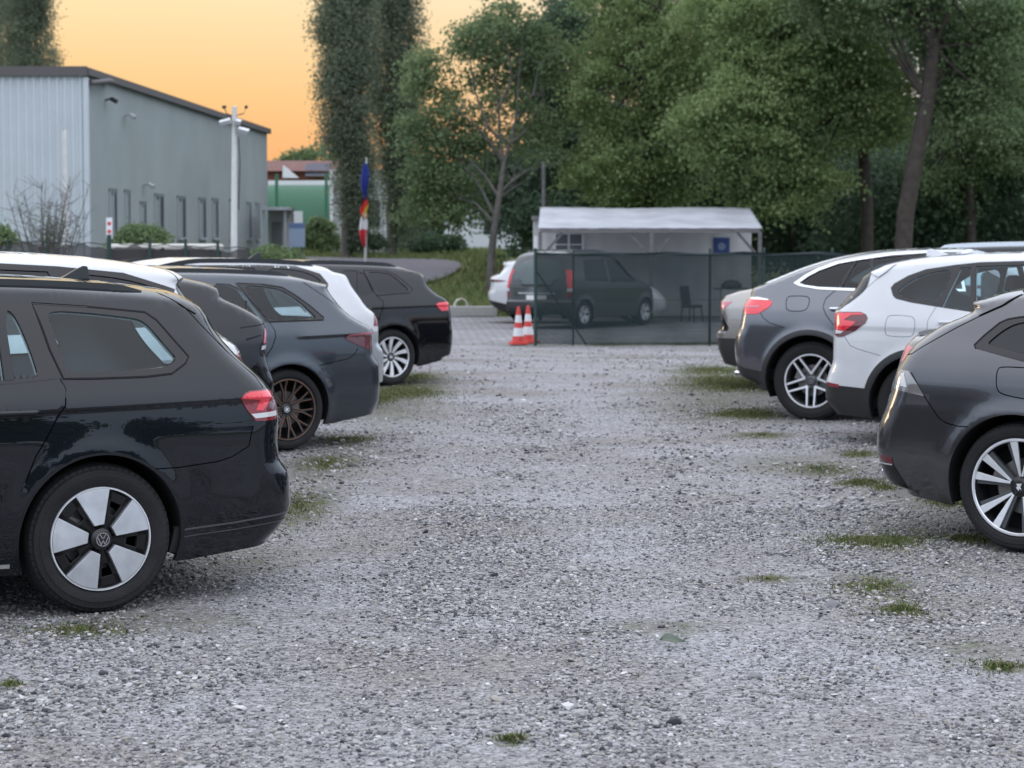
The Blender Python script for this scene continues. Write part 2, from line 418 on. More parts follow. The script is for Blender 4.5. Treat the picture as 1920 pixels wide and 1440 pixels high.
        b = MB(); xa, xb = s.front[0, 0] + .3, float(s.rear[0, 0]) - .15
        b.box((-(xa + xb) / 2, 0, zb + .05), (xb - xa, .98, .1)); b.box((-(xb + .6) / 2 + .1, 0, zb + .09), (.4, 1.5, .1))
        b.box((s.wb / 2, 0, zb + .06), (s.wb - 2 * s.ra - .1, 1.62, .12))
        x0_, x1_ = s.ra + .015, float(s.xr(.36)) - .34
        if x1_ > x0_ + .08: b.box((-(x0_ + x1_) / 2, 0, .35), (x1_ - x0_, 1.56, .19)); b.box((-(x0_ + .06), 0, .29), (.12, 1.6, .13))
        b.build('underbody', M['dark'], s.root)
    def patch(s, poly, name, m, off=.003, thick=.012, hole=None, sides=(1, -1), smoothit=0, parent=None, step=None, walls=True):
        if smoothit: poly = chaikin(poly, smoothit)
        holes = [] if hole is None else (hole if (isinstance(hole, list) and len(hole) and np.ndim(hole[0]) == 2) else [hole])
        o = dens(poly, step or .012); hls = [dens(h, step or .012) for h in holes]; loops = [o] + hls
        pp = np.array(o); lo = pp.min(0); hi = pp.max(0)
        pl = s.pool[((s.pool > lo) & (s.pool < hi)).all(1)]; pl = pl[inpoly(pl, poly)]
        allb = np.concatenate([np.array(q) for q in loops])
        if len(pl): pl = pl[np.sqrt(((pl[:, None] - allb[None]) ** 2).sum(2)).min(1) > .004]
        P, T = tri2d(pl, loops); c = P[T].mean(1); ok = inpoly(c, poly) & inpoly(c, s.outline)
        for h in holes: ok &= ~inpoly(c, h)
        T = T[ok]
        if not len(T): return []
        def walls_fn(s_, off_):
            Vs = []; Ts = []; Ns = []; b = 0
            for L, io in [(o, 1)] + [(h, -1) for h in hls]:
                L = np.array(L); n = len(L); d = np.roll(L, -1, 0) - np.roll(L, 1, 0); area = np.sum(L[:, 0] * np.roll(L[:, 1], -1) - np.roll(L[:, 0], -1) * L[:, 1])
                nr = np.stack([d[:, 1], -d[:, 0]], 1); nr /= np.linalg.norm(nr, axis=1)[:, None] + 1e-9
                if (area < 0): nr = -nr
                nr = nr * io
                y = s.Y(L[:, 0], L[:, 1]); v1 = np.stack([-L[:, 0], np.maximum(y + off, 0), L[:, 1]], 1); v2 = np.stack([-L[:, 0], np.maximum(y + off - thick, 0), L[:, 1]], 1)
                nn = np.stack([-nr[:, 0], np.zeros(n), nr[:, 1]], 1)
                i = np.arange(n); j = (i + 1) % n; sgn = (area > 0) == (io > 0)
                q = np.stack([i, j, j + n], 1); q2 = np.stack([i, j + n, i + n], 1); tt = np.concatenate([q, q2])
                if sgn: tt = tt[:, ::-1]
                Vs += [v1, v2]; Ns += [nn, nn]; Ts.append(tt + b); b += 2 * n
            return np.concatenate(Vs), np.concatenate(Ts), np.concatenate(Ns)
        return s.emit(P, T, name, m, off=off, sides=sides, extra=walls_fn if walls else None, parent=parent)
    def strip(s, z0, z1, h0, h1, e=.0006):                # band along the tail outline: from the centre line round the corner
        zs = np.linspace(z0, z1, 14); hs = h0 + (h1 - h0) * np.sin(np.pi * np.linspace(0.08, .92, 14)) if h0 != h1 else h0 + 0 * zs
        return [(float(s.xr(z)) - e, float(z)) for z in zs] + [(float(s.xr(z)) - float(h), float(z)) for z, h in zip(zs[::-1], hs[::-1])]
    def rear_patch(s, poly, name, m, off=.004, step=.05, parent=None, thick=.01):   # poly in (y, z), seen from behind
        o = dens(poly, .03); pp = np.array(o); lo = pp.min(0); hi = pp.max(0)
        g = np.stack(np.meshgrid(np.arange(lo[0], hi[0], step), np.arange(lo[1], hi[1], step)), -1).reshape(-1, 2); g = g[inpoly(g, poly)] if len(g) else g
        P, T = tri2d(g, [o]); T = T[inpoly(P[T].mean(1), poly)]
        x = s.xsurf(P[:, 0], P[:, 1]); V = np.stack([-(x + off), P[:, 0], P[:, 1]], 1)
        me = pymesh(name, V, T[:, ::-1], smooth=True); return link(name, me, parent or s.root, m)
    def rail(s, x0, x1, y, h=.03, w=.035, m=None):
        for sd in (1, -1):
            b = MB(); xs = np.linspace(x0, x1, 26); zz = s.zsurf(xs, np.full_like(xs, y)); up = []
            for i, x in enumerate(xs):
                e = min(1, min(x - x0, x1 - x) / .12 + .02); up.append(zz[i] + h * math.sqrt(e) if e < 1 else zz[i] + h)
            V = []; Fc = []
            for i, x in enumerate(xs):
                for dy, z in ((-w / 2, zz[i] - .012), (-w / 2 * .7, up[i]), (w / 2 * .7, up[i]), (w / 2, zz[i] - .012)): V.append((-x, sd * (y + dy), z))
            for i in range(len(xs) - 1):
                for k in range(3): Fc.append((i * 4 + k, i * 4 + k + 1, i * 4 + k + 5, i * 4 + k + 4))
            Fc += [(0, 1, 2, 3), tuple((len(xs) - 1) * 4 + k for k in (3, 2, 1, 0))]
            b.add(V, Fc); b.build('roof_rail', m or M['gloss_black'], s.root, smooth=35)
    def fin(s, x, L=.16, h=.065, m=None):
        z0 = float(s.zroof(x)) - .004; b = MB()
        prof = [(-L * .62, 0), (-L * .35, h * .3), (-L * .05, h * .72), (L * .2, h), (L * .33, h * .95), (L * .38, 0)]
        V = [(-(x + a), yy * .016 * (1 - c / h * .6), z0 + c) for yy in (-1, 1) for a, c in prof]; n = len(prof)
        b.add(V, [tuple(range(n)), tuple(range(2 * n - 1, n - 1, -1))] + [(i, i + n, (i + 1) % n + n, (i + 1) % n) for i in range(n)])
        b.build('antenna', m or M['gloss_black'], s.root, bevel=.004)
    def handle(s, x0, x1, z, m):
        for sd in (1, -1):
            b = MB(); pts = []
            for i, x in enumerate(np.linspace(x0, x1, 9)):
                e = math.sin(math.pi * i / 8); pts.append((-x, sd * (float(s.Y(x, z)) + .004 + .028 * min(1, e * 2.2)), z))
            b.tube(pts, [.008] + [.013] * 7 + [.008], 8); b.build('door_handle', m, s.root, smooth=60)
    def seats(s, x, zb, w=.5):
        b = MB()
        for y in (-.40, 0, .40):
            b.box((-x, y, zb + .02), (.11, .30, .2)); b.box((-x - .0, y, zb + .2), (.08, .22, .14), ry=.15)
        b.build('rear_seats', M['seat'], s.root, bevel=.03)
        b = MB()
        for y in (-.37, .37): b.box((-x + .85, y, zb + .05), (.13, .46, .35)); b.box((-x + .83, y, zb + .31), (.1, .26, .18))
        b.build('front_seats', M['seat'], s.root, bevel=.04)
        b = MB(); b.box((-x - .35, 0, zb - .12), (1.0, 1.45, .02)); b.box((-x + 1.2, 0, zb - .3), (2.2, 1.4, .03)); b.build('load_cover', M['lining'], s.root)

# ---- wheels
def spoke(mb, a0w, a1w, r0, r1, c0, c1, w_of, d, straight=True):
    """tapering blade from radius r0 (angle c0, width a0w) to r1 (angle c1, width a1w)"""
    def pt(r, c, off): return (r * math.cos(c) - off * math.sin(c), r * math.sin(c) + off * math.cos(c))
    if straight:
        A = np.array(pt(r0, c0, 0)); B = np.array(pt(r1, c1, 0)); n = np.array([-(B - A)[1], (B - A)[0]]); n /= np.linalg.norm(n)
        return [tuple(A + n * a0w / 2), tuple(B + n * a1w / 2), tuple(B - n * a1w / 2), tuple(A - n * a0w / 2)]
    P = []
    for k in range(5):
        t = k / 4; P.append(pt(r0 + (r1 - r0) * t, c0 + (c1 - c0) * t, (a0w + (a1w - a0w) * t) / 2))
    Q = []
    for k in range(5):
        t = k / 4; Q.append(pt(r0 + (r1 - r0) * t, c0 + (c1 - c0) * t, -(a0w + (a1w - a0w) * t) / 2))
    return P + Q[::-1]
def make_wheel(car, xc, style, rim_r, side, rw=None, spin=0., width=.21):
    rw = rw or car.rw; y1 = car.yw - .002 if True else 0
    o = bpy.data.objects.new('wheel', None); COL.objects.link(o); o.parent = car.root; o.empty_display_size = .1
    o.location = (-xc, side * y1, rw)
    o.rotation_euler = (0, 0, 0) if side > 0 else (0, 0, math.pi)
    # local: +y outward, wheel face at y=0
    b = MB(); H = rw - rim_r; wd = width
    prof = [(rim_r - .006, -.012), (rim_r + .008, -.004), (rim_r + H * .22, .006), (rim_r + H * .5, .010), (rim_r + H * .52, .0075), (rim_r + H * .75, .005), (rw - .022, -.008), (rw - .012, -.014), (rw - .004, -.028), (rw, -.045)]
    gw = (wd - .09) / 4
    for k in range(4):
        a = -.045 - k * gw
        prof += [(rw, a - gw * .42), (rw - .009, a - gw * .47), (rw - .009, a - gw * .6), (rw, a - gw * .65)]
    prof += [(rw, -wd + .03), (rw - .012, -wd + .008), (rim_r + H * .5, -wd - .01), (rim_r - .006, -wd + .01)]
    b.lathe(prof, 72)
    # shoulder tread blocks
    n = 64
    for k in range(n):
        a = 2 * math.pi * k / n; da = 2 * math.pi / n * .36
        V = []
        for aa in (a - da, a + da):
            for r, w in ((rw - .024, -.0055), (rw - .010, -.0105), (rw + .0015, -.044), (rw - .006, -.044)):
                V.append((r * math.cos(aa), w, r * math.sin(aa)))
        b.add(V, [(0, 1, 5, 4), (1, 2, 6, 5), (0, 3, 2, 1), (4, 5, 6, 7)])
    b.build('tyre', M['rubber'], o, smooth=30, fixn=True)
    b = MB(); rr = rim_r
    lip = [(rr + .004, -.004), (rr + .002, .001), (rr - .008, .001), (rr - .013, -.005), (rr - .02, -.03), (rr - .022, -.15)]
    if style == 'aero': lip = [(rr + .004, -.004), (rr + .002, .003), (rr - .004, .003), (rr - .006, -.004), (rr - .02, -.03), (rr - .022, -.15)]
    b.lathe(lip[:4], 72); b.cur = 1; b.lathe(lip[3:], 72); b.cur = 0
    lipm = {'aero': 'alu', 'copper': 'rim_dark', 'twist': 'alu', 'double': 'alu', 'vstar': 'alu', 'plain': 'alu'}[style]
    rim = b.build('rim', [M[lipm], M['rim_dark' if style != 'vstar' else 'rim_grey']], o, smooth=35)
    b = MB(); b.lathe([(.0, -.155), (rr - .02, -.155)], 48); b.lathe([(.05, -.09), (.15, -.09), (.15, -.11)], 40); b.build('brake_disc', [M['dark']], o)
    b = MB(); b.lathe([(.06, -.085), (.145, -.085), (.147, -.1)], 40); b.box((.13 * math.cos(.4), -.075, .13 * math.sin(.4)), (.07, .05, .09), ry=-.4); b.build('brake', M['brake'], o, smooth=40)
    def fdish(base, dish):
        return lambda a, c, d: (a, base - dish * max(0, 1 - math.hypot(a, c) / rr) - d, c)
    def put(polys, fn, d, m, name, bev=.0015):
        q = MB()
        for p in polys: q.prism(p, fn, d)
        return q.build(name, m, o, bevel=bev)
    PI2 = 2 * math.pi
    if style == 'aero':
        silver = []; blk = []
        for k in range(5):
            c = R(98) + spin + k * PI2 / 5; hw = R(20.5)
            pin = [(.066, c + R(-19)), (.066, c + R(19))]
            arc = [(rr - .006, c + hw - t * 2 * hw / 8) for t in range(9)]
            silver.append([(r * math.cos(a), r * math.sin(a)) for r, a in pin + arc])
            c2 = c + PI2 / 10; hw2 = R(15.2)
            pin = [(.05, c2 - R(16)), (.05, c2 + R(16))]; arc = [(rr - .007, c2 + hw2 - t * 2 * hw2 / 8) for t in range(9)]
            # dark pocket: frame of three bars round an open slot
            p1 = [(.05, c2 - R(17)), (rr - .007, c2 - hw2 - R(.3)), (rr - .007, c2 - hw2 + R(6)), (.05, c2 - R(2))]
            p2 = [(.05, c2 + R(17)), (rr - .007, c2 + hw2 + R(.3)), (rr - .007, c2 + hw2 - R(6)), (.05, c2 + R(2))]
            p3 = [(rr - .007, c2 - hw2), (rr - .007, c2 + hw2), (rr - .05, c2 + hw2), (rr - .05, c2 - hw2)]
            p4 = [(.04, c2 - R(20)), (.04, c2 + R(20)), (.115, c2 + R(14)), (.115, c2 - R(14))]
            for p in (p1, p2, p3, p4): blk.append([(r * math.cos(a), r * math.sin(a)) for r, a in p])
        put(silver, fdish(.004, -.012), .03, M['alu_aero'], 'spoke_blades')
        put(blk, fdish(-.012, .0), .03, M['gloss_black'], 'dark_pockets')
        hubz = .018
    elif style == 'copper':
        dark = []; cop = []
        for k in range(10):
            c = spin + k * PI2 / 10
            # each arm forks once towards the rim
            dark.append(spoke(None, .030, .020, .04, rr * .62, c, c + R(4), None, 0))
            for sgn in (-1, 1):
                dark.append(spoke(None, .016, .012, rr * .58, rr - .004, c + R(4) + sgn * R(1.5), c + R(5) + sgn * R(7.5), None, 0))
                cop.append(spoke(None, .0036, .0030, .06, rr * .60, c + sgn * R(11), c + R(4) + sgn * R(3.1), None, 0))
                cop.append(spoke(None, .0030, .0030, rr * .58, rr - .004, c + R(4) + sgn * R(3.3), c + R(5) + sgn * R(9.2), None, 0))
        put(dark, fdish(-.012, .03), .03, M['rim_dark'], 'spokes'); put(cop, fdish(-.010, .03), .006, M['copper'], 'spoke_edges', 0); q_ = MB(); q_.lathe([(rr - .010, -.001), (rr - .009, .0025), (rr - .005, .0025), (rr - .004, -.001)], 64); q_.build('rim_ring', M['copper'], o)
        hubz = -.03
    elif style == 'twist':
        sil = []
        for k in range(10):
            c = spin + k * PI2 / 10
            sil.append(spoke(None, .020, .056, .05, rr - .004, c, c + R(9), None, 0, False))
        put(sil, fdish(-.008, .035), .02, M['alu'], 'spokes'); hubz = -.035
    elif style == 'double':
        sil = []; drk = []
        for k in range(5):
            c = spin + k * PI2 / 5
            for sgn in (-1, 1):
                sil.append(spoke(None, .011, .044, .055, rr - .004, c + sgn * R(5), c + sgn * R(13.5), None, 0))
                drk.append(spoke(None, .026, .034, .05, rr - .012, c + sgn * R(9), c + sgn * R(20), None, 0))
        put(sil, fdish(-.005, .03), .012, M['alu'], 'spokes'); put(drk, fdish(-.020, .03), .03, M['rim_grey'], 'spoke_flanks'); hubz = -.03
    elif style == 'vstar':
        sil = []; drk = []
        for k in range(5):
            c = spin + k * PI2 / 5
            for sgn in (-1, 1):
                sil.append(spoke(None, .020, .016, rr * .30, rr - .004, c + sgn * R(4), c + sgn * R(28), None, 0))
                drk.append(spoke(None, .030, .026, rr * .26, rr - .010, c + sgn * R(4), c + sgn * R(27), None, 0))
            drk.append(spoke(None, .075, .045, .03, rr * .40, c, c, None, 0)); sil.append(spoke(None, .026, .036, .06, rr * .36, c, c, None, 0))
        put(sil, fdish(-.004, .03), .010, M['alu'], 'spokes'); put(drk, fdish(-.0145, .03), .03, M['rim_grey'], 'spoke_flanks'); hubz = -.028
    else:
        sil = [spoke(None, .05, .06, .05, rr - .004, spin + k * PI2 / 5 + q * R(11), spin + k * PI2 / 5 + q * R(13), None, 0) for k in range(5) for q in (-1, 1)]
        put(sil, fdish(-.01, .03), .02, M['alu'], 'spokes'); hubz = -.03
    # hub cap
    b = MB(); b.lathe([(0, hubz + .004), (.030, hubz + .003), (.036, hubz - .004), ((.046 if style == 'aero' else .056), hubz - .012), ((.05 if style == 'aero' else .06), hubz - .05)], 36)
    cap = b.build('hub_cap', M['rim_dark' if style != 'vstar' else 'rim_grey'], o, smooth=40)
    def emblem(polys, ring, m='chrome'):
        q = MB()
        if ring: q.lathe([(ring, hubz + .004), (ring, hubz + .0065), (ring - .0035, hubz + .0065), (ring - .0035, hubz + .004)], 36, closed=True)
        for p in polys: q.prism(p, lambda a, c, d: (a, hubz + .0068 - d, c), .003)
        q.build('emblem', M[m], cap)
    if style == 'aero':                                   # V above W inside a ring
        def bar(x0, z0, x1, z1, w=.0042): return [(x0 - w / 2, z0), (x0 + w / 2, z0), (x1 + w / 2, z1), (x1 - w / 2, z1)]
        s_ = .00115
        emblem([bar(-11 * s_, 19 * s_, -1.5 * s_, 3 * s_), bar(11 * s_, 19 * s_, 1.5 * s_, 3 * s_), bar(-20 * s_, 9 * s_, -8 * s_, -20 * s_), bar(-8 * s_, -20 * s_, 0, -3 * s_), bar(0, -3 * s_, 8 * s_, -20 * s_), bar(8 * s_, -20 * s_, 20 * s_, 9 * s_)], .0300)
    elif style == 'vstar':                                # three-pointed star in a ring
        P = []
        for k in range(3):
            a = R(90) + k * PI2 / 3; P.append([(.024 * math.cos(a), .024 * math.sin(a)), (.005 * math.cos(a + 1.05), .005 * math.sin(a + 1.05)), (0, 0), (.005 * math.cos(a - 1.05), .005 * math.sin(a - 1.05))])
        emblem(P, .027)
    elif style == 'double':                               # small shield mark
        emblem([[(-.014, .018), (.016, .016), (.010, .002), (.018, -.004), (.004, -.020), (.000, -.008), (-.012, -.016), (-.006, .002)]], None, 'alu')
    else:
        emblem([[(-.012, -.012), (.012, -.012), (.012, .012), (-.012, .012)]], .024, 'alu')
    return o
def wheels(car, style, rim_r, spin=0.):
    vis = car.sg
    for xc in (0., -car.wb):
        make_wheel(car, xc, style, rim_r, vis, spin=spin)
        make_wheel(car, xc, style, rim_r, -vis, spin=spin)
# ------------------------------------------------------------------ the parked cars
def front(wb, h, ax=-.9, hood=1.0, nose=.9):
    return [(-wb - nose + .12, .22), (-wb - nose, .38), (-wb - nose + .01, .55), (-wb - nose + .12, .72), (-wb - .25, hood - .10), (-wb + .42, hood),
            (-wb + 1.1, h * .9), (-wb + 1.5, h * .975), (ax, h)]
def sill(wb, z=.20, x0=.42): return [(x0, z), (-.5, z - .01), (-wb + .5, z - .01), (-wb - .45, z)]
WAGON_W = [(.15, .84), (.30, .88), (.50, .905), (.72, .91), (.90, .895), (1.0, .865), (1.1, .825), (1.25, .755), (1.36, .685), (1.45, .62), (1.6, .55)]
SUV_W = [(.15, .84), (.35, .89), (.60, .92), (.80, .925), (.98, .905), (1.1, .865), (1.25, .80), (1.4, .725), (1.5, .665), (1.7, .58)]
COUPE_W = [(.15, .86), (.35, .90), (.60, .93), (.85, .935), (1.0, .91), (1.1, .865), (1.25, .785), (1.4, .70), (1.55, .61), (1.7, .55)]
LEFTROW = 'cars parked nose in along the left side of the gravel lane'; RIGHTROW = 'cars parked nose in along the right side of the gravel lane'

def windows(c, polys, g, trim=None, parent=None, sm=2):
    """cut openings are given as polygons; returns them smoothed and adds a pane for each"""
    out = [chaikin(p, sm) for p in polys]; return out
def panes(c, opens, g):
    for w in opens: c.patch(w, 'window', g, off=-.006, thick=.004, walls=False)

# ---- left row 1: dark estate in the foreground
c = Car('parked_car', 'black estate car nearest on the left, with silver blade wheels', 'car', True, 30, 185, 438,
        rear=[(.84, .25), (.91, .29), (.965, .355), (.985, .41), (.985, .50), (.965, .55), (.925, .62), (.93, .70), (.945, .80), (.94, .87), (.905, .945), (.85, 1.0), (.74, 1.104), (.65, 1.204), (.60, 1.29),
              (.612, 1.352), (.58, 1.383), (.40, 1.412), (.10, 1.442), (-.4, 1.468), (-.9, 1.475)], nroof=15, front=front(2.786, 1.475), bottom=sill(2.786, .20),
        widths=WAGON_W, wheelbase=2.786, rw=.325, ra=.366, group=LEFTROW, creases=[(.90, .915, -3.4, .84, .016, .20, .028), (.80, .43, .40, .40, .012, .1, .02)], rr=.26)
c.fit(('A', [(1290, 437), (1312, 500), (1385, 620), (1500, 757), (1650, 897), (1722, 975), (1787, 1100), (1792, 1250), (1777, 1380)]), ('B', [(1800, 415), (1860, 510), (1866, 700), (1842, 775), (1765, 880), (1700, 935)])); c.prep(); L1 = c
qw = chaikin(c.un('A', [(292, 485), (560, 500), (800, 528), (900, 543), (960, 590), (1080, 735), (1140, 795), (1090, 842), (990, 862), (700, 878), (455, 890), (415, 830), (368, 700), (328, 590)]), 2)
qo = c.un('A', [(205, 440), (560, 462), (830, 487), (930, 497), (1005, 548), (1110, 668), (1212, 783), (1190, 828), (1105, 892), (940, 912), (600, 924), (408, 925), (320, 740), (255, 560)])
dw = chaikin(c.un('A', [(35, 480), (80, 500), (130, 590), (185, 720), (230, 850), (246, 922), (35, 937)]), 1)
dm = [(-1.02, 1.365), (-.42, 1.352), (-.328, 1.33), (-.324, 1.015), (-.7, 1.005), (-1.02, .995)]
dm = [(c_, z) for c_, z in dm]
bq = c.un('A', [(35, 480), (35, 937)]); xb = (bq[0][0] + bq[1][0]) / 2
dm = [(-1.03, bq[0][1] + .02), (xb - .03, bq[0][1]), (xb - .03, bq[1][1]), (-1.03, bq[1][1] - .02)]
fm = [(-1.13, bq[0][1] + .02), (-1.13, bq[1][1] - .025), (-2.2, bq[1][1] - .05), (-1.98, 1.12), (-1.62, 1.30), (-1.45, 1.35)]
seam = c.un('A', [(385, 925), (422, 985), (422, 1095), (383, 1150), (300, 1310), (228, 1430)]) + c.un('B', [(140, 560)], .86)
dtop = c.un('A', [(385, 925), (195, 435)])
gap2 = c.un('A', [(1060, 372), (1190, 470), (1275, 562), (1450, 742), (1640, 912), (1692, 985)])
bump = c.un('B', [(1000, 478), (1150, 468), (1400, 430), (1490, 400), (1600, 330), (1625, 200)])
lb = c.un('B', [(1185, 868), (1500, 822), (1760, 775), (1850, 745)])
rw_ = c.strip(.99, 1.285, .05, .05, -.02); rp = c.strip(.985, 1.29, .052, .052)
hol = [rw_, qw, dw, dm, fm, ribbon(seam, .006), ribbon(gap2, .006), ribbon(bump, .005), ribbon([(-1.08, 1.36), (-1.08, 1.0), (-1.10, .80), (-1.06, .3)], .006)]
door = seam + [(-.45, .27), (-1.06, .27), (-1.10, .8), (-1.08, 1.0), (-1.08, bq[1][1] - .03), (xb, bq[1][1] - .012)]
fdoor = [(-1.06, .27), (-1.10, .8), (-1.08, 1.0), (-2.15, .98), (-2.2, .5), (-2.1, .27)]
bpoly = bump + [(1.1, bump[-1][1]), (1.1, .1), (.36, .1), (.36, bump[0][1] - .02)]
c.body(M['paint_black'], hol, [('rear_door', door, None), ('front_door', fdoor, None), ('rear_bumper', bpoly, None)], M['lining_light'], .95)
c.patch(qo, 'window_trim', M['gloss_black'], .002, .02, hole=qw, smoothit=0); c.patch(ribbon(qo + qo[:2], .008), 'window_seal', M['dark'], .0035, .006)
c.patch([(-2.26, bq[1][1] - .075), (-1.98, 1.15), (-1.62, 1.335), (-1.45, bq[0][1] + .055), (-1.3, bq[0][1] + .06), (xb - .2, dm[1][1] + .04), (dtop[1][0] - .01, dtop[1][1] + .003), (dtop[0][0] - .012, dtop[0][1]), (xb, bq[1][1] - .014), (-1.08, bq[1][1] - .036)],
        'window_trim', M['gloss_black'], .002, .02, hole=[dw, dm, fm])
c.patch([(xb - .028, bq[0][1]), (xb + .012, bq[0][1]), (xb + .012, bq[1][1]), (xb - .028, bq[1][1])], 'window_bar', M['plastic'], .004, .02)
panes(c, [qw, dw, dm, fm], M['glass'])
tl = c.un('A', [(1547, 1052), (1572, 1018), (1604, 1003), (1715, 990), (1758, 1000), (1775, 1090), (1782, 1180), (1700, 1196), (1640, 1196), (1588, 1128)])
hx = lambda P, k=.0: [(min(x, float(c.xr(z)) - .004), z) for x, z in P]
tls = c.patch(hx(tl), 'taillight', M['red_lens'], .005, .02)
for tlo in tls[:]:
    sd = 1 if tls.index(tlo) == 0 else -1
    c.patch(hx(c.un('A', [(1556, 1055), (1578, 1026), (1608, 1010), (1715, 998), (1738, 1003), (1690, 1128), (1642, 1128), (1672, 1062)])), 'light_guide', M['red_bright'], .0075, .005, sides=(sd,), parent=tlo)
    c.patch(hx(c.un('A', [(1612, 1152), (1772, 1128), (1776, 1158), (1640, 1180)])), 'reversing_lamp', M['white_lens'], .0075, .005, sides=(sd,), parent=tlo)
    c.patch(hx(c.un('A', [(1755, 1040), (1768, 1090), (1770, 1122), (1716, 1128), (1728, 1085)])), 'indicator_lamp', M['red_deep'], .0075, .005, sides=(sd,), parent=tlo)
c.patch([(x, z + .004) for x, z in lb] + [(x, z - .004) for x, z in lb[::-1]], 'bumper_strip', M['rim_grey'], .004, .006)
c.patch([(x, z - .03) for x, z in lb] + [(x, z - .034) for x, z in lb[::-1]], 'bumper_strip', M['rim_grey'], .003, .005)
c.patch(c.un('B', [(1130, 850), (1178, 850), (1178, 1030), (1100, 1015)], .87), 'mud_flap', M['plastic'], -.02, .03)
c.patch([(-.40, .225), (-.40, .242), (-2.3, .235), (-2.3, .218)], 'sill_strip', M['chrome_satin'], .003, .006)
c.patch([(min(x, float(c.xr(z)) - .0006), z) for x, z in c.un('A', [(1290, 430), (1262, 508), (1190, 466), (1072, 372), (1180, 392)], .70)], 'roof_spoiler', M['paint_black'], .006, .02)
c.rail(-1.75, .30, .585, .022, .03)
c.fin(.20); hd = c.un('A', [(0, 1150), (250, 1130)]); c.handle(hd[0][0] - .03, hd[1][0], hd[0][1], M['paint_black'])
c.patch(chaikin([(hd[0][0] + .03, hd[0][1] + .045), (hd[1][0] - .08, hd[0][1] + .045), (hd[1][0] - .08, hd[0][1] - .035), (hd[0][0] + .03, hd[0][1] - .035)], 2), 'handle_recess', M['gloss_black'], .0015, .004)
c.seats(-.62, 1.02); c.patch(rp, 'rear_window', M['glass'], -.001, walls=False)
c.patch(c.strip(.95, 1.325, .10, .13), 'rear_window_trim', M['gloss_black'], .002, .01, hole=c.strip(.995, 1.285, .044, .044, .0008))
c.rear_patch([(-.26, .72), (.26, .72), (.26, .83), (-.26, .83)], 'number_plate', M['plate'])
wheels(c, 'aero', .222, spin=R(-18))

# ---- left row 2: white estate just behind it
c = Car('parked_car', 'white estate car with dark rear window, mostly hidden behind the black estate with blade wheels', 'car', True, 31, 222, 322,
        rear=[(.80, .26), (.90, .33), (.95, .45), (.94, .62), (.93, .80), (.91, .92), (.88, .985), (.78, 1.06), (.68, 1.16), (.60, 1.27), (.555, 1.36), (.60, 1.405), (.58, 1.44), (.35, 1.495), (-.1, 1.545), (-.5, 1.565), (-.95, 1.575)],
        nroof=11, front=front(2.7, 1.575, ax=-.95), bottom=sill(2.7), widths=SUV_W, wheelbase=2.7, rw=.335, ra=.38, group=LEFTROW, creases=[(.85, .93, -3.2, .88, .014, .2, .02)], rr=.24)
c.prep(.05, .025); L2 = c
W_ = [chaikin([(-.28, 1.44), (.10, 1.405), (.36, 1.32), (.20, 1.16), (-.14, 1.13)], 2), [(-1.0, 1.475), (-.36, 1.445), (-.22, 1.13), (-1.0, 1.11)], [(-1.08, 1.475), (-1.08, 1.11), (-2.1, 1.08), (-1.65, 1.33), (-1.4, 1.45)]]
gap = [(.40, 1.47), (.50, 1.32), (.60, 1.16), (.76, 1.0), (.80, .9)]
c.body(M['paint_white'], W_ + [ribbon(gap, .008)], [], M['lining'], 1.0)
c.patch([(-1.98, 1.22), (-1.40, 1.50), (-.95, 1.51), (-.3, 1.475), (.10, 1.435), (.42, 1.335), (.22, 1.12), (-.14, 1.10), (-2.2, 1.05)], 'window_trim', M['gloss_black'], .002, .012, hole=W_)
panes(c, W_, M['glass_dark'])
c.patch(c.strip(1.0, 1.40, .09, .15), 'rear_window', M['gloss_black'], .004, .01)
c.rear_patch([(-.55, 1.02), (.55, 1.02), (.47, 1.33), (-.47, 1.33)], 'rear_glass', M['glass_dark'], .008)
c.patch([(min(x, float(c.xr(z)) - .004), z) for x, z in [(.70, .93), (.90, .97), (.93, .80), (.74, .82)]], 'taillight', M['red_lens'], .005, .02)
c.seats(-.7, 1.08); wheels(c, 'plain', .21)

# ---- left row 3: dark hatchback, only its tail shows
c = Car('parked_car', 'dark hatchback with pink and white taillight, squeezed between the white and the grey estate', 'car', True, 33, 345, 272,
        rear=[(.80, .30), (.90, .36), (.93, .46), (.935, .56), (.89, .62), (.86, .72), (.85, .84), (.83, .93), (.80, .985), (.70, 1.055), (.55, 1.125), (.44, 1.18), (.395, 1.24), (.38, 1.325), (.34, 1.36), (.1, 1.41), (-.4, 1.45), (-.9, 1.465)],
        nroof=13, front=front(2.77, 1.465), bottom=sill(2.77), widths=WAGON_W, wheelbase=2.77, rw=.34, ra=.38, group=LEFTROW, creases=[], rr=.24)
c.fit(('P', [(390, 527), (404, 551), (475, 588), (494, 602), (500, 615), (500, 640), (497, 655), (502, 685), (514, 709), (513, 740), (510, 770)])); c.prep(.05, .025); L3 = c
W_ = [chaikin([(-.95, 1.39), (-.3, 1.35), (.1, 1.25), (.15, 1.10), (-.95, 1.04)], 2), [(-1.05, 1.39), (-1.05, 1.04), (-2.1, 1.0), (-1.65, 1.28), (-1.4, 1.37)]]
gap = c.un('C', [(380, 655), (455, 640), (445, 720), (400, 780)], .72); 
c.body(M['paint_deepblack'], W_, [], M['lining'], 1.0); panes(c, W_, M['glass_dark'])
P_ = lambda z, pts, y=.70: [(min(x, float(c.xr(zz)) - .003), zz) for x, zz in c.un(z, pts, y)]
tl = c.patch(P_('C', [(500, 575), (540, 568), (556, 590), (545, 665), (470, 676)]), 'taillight', M['pink_lens'], .005, .02)
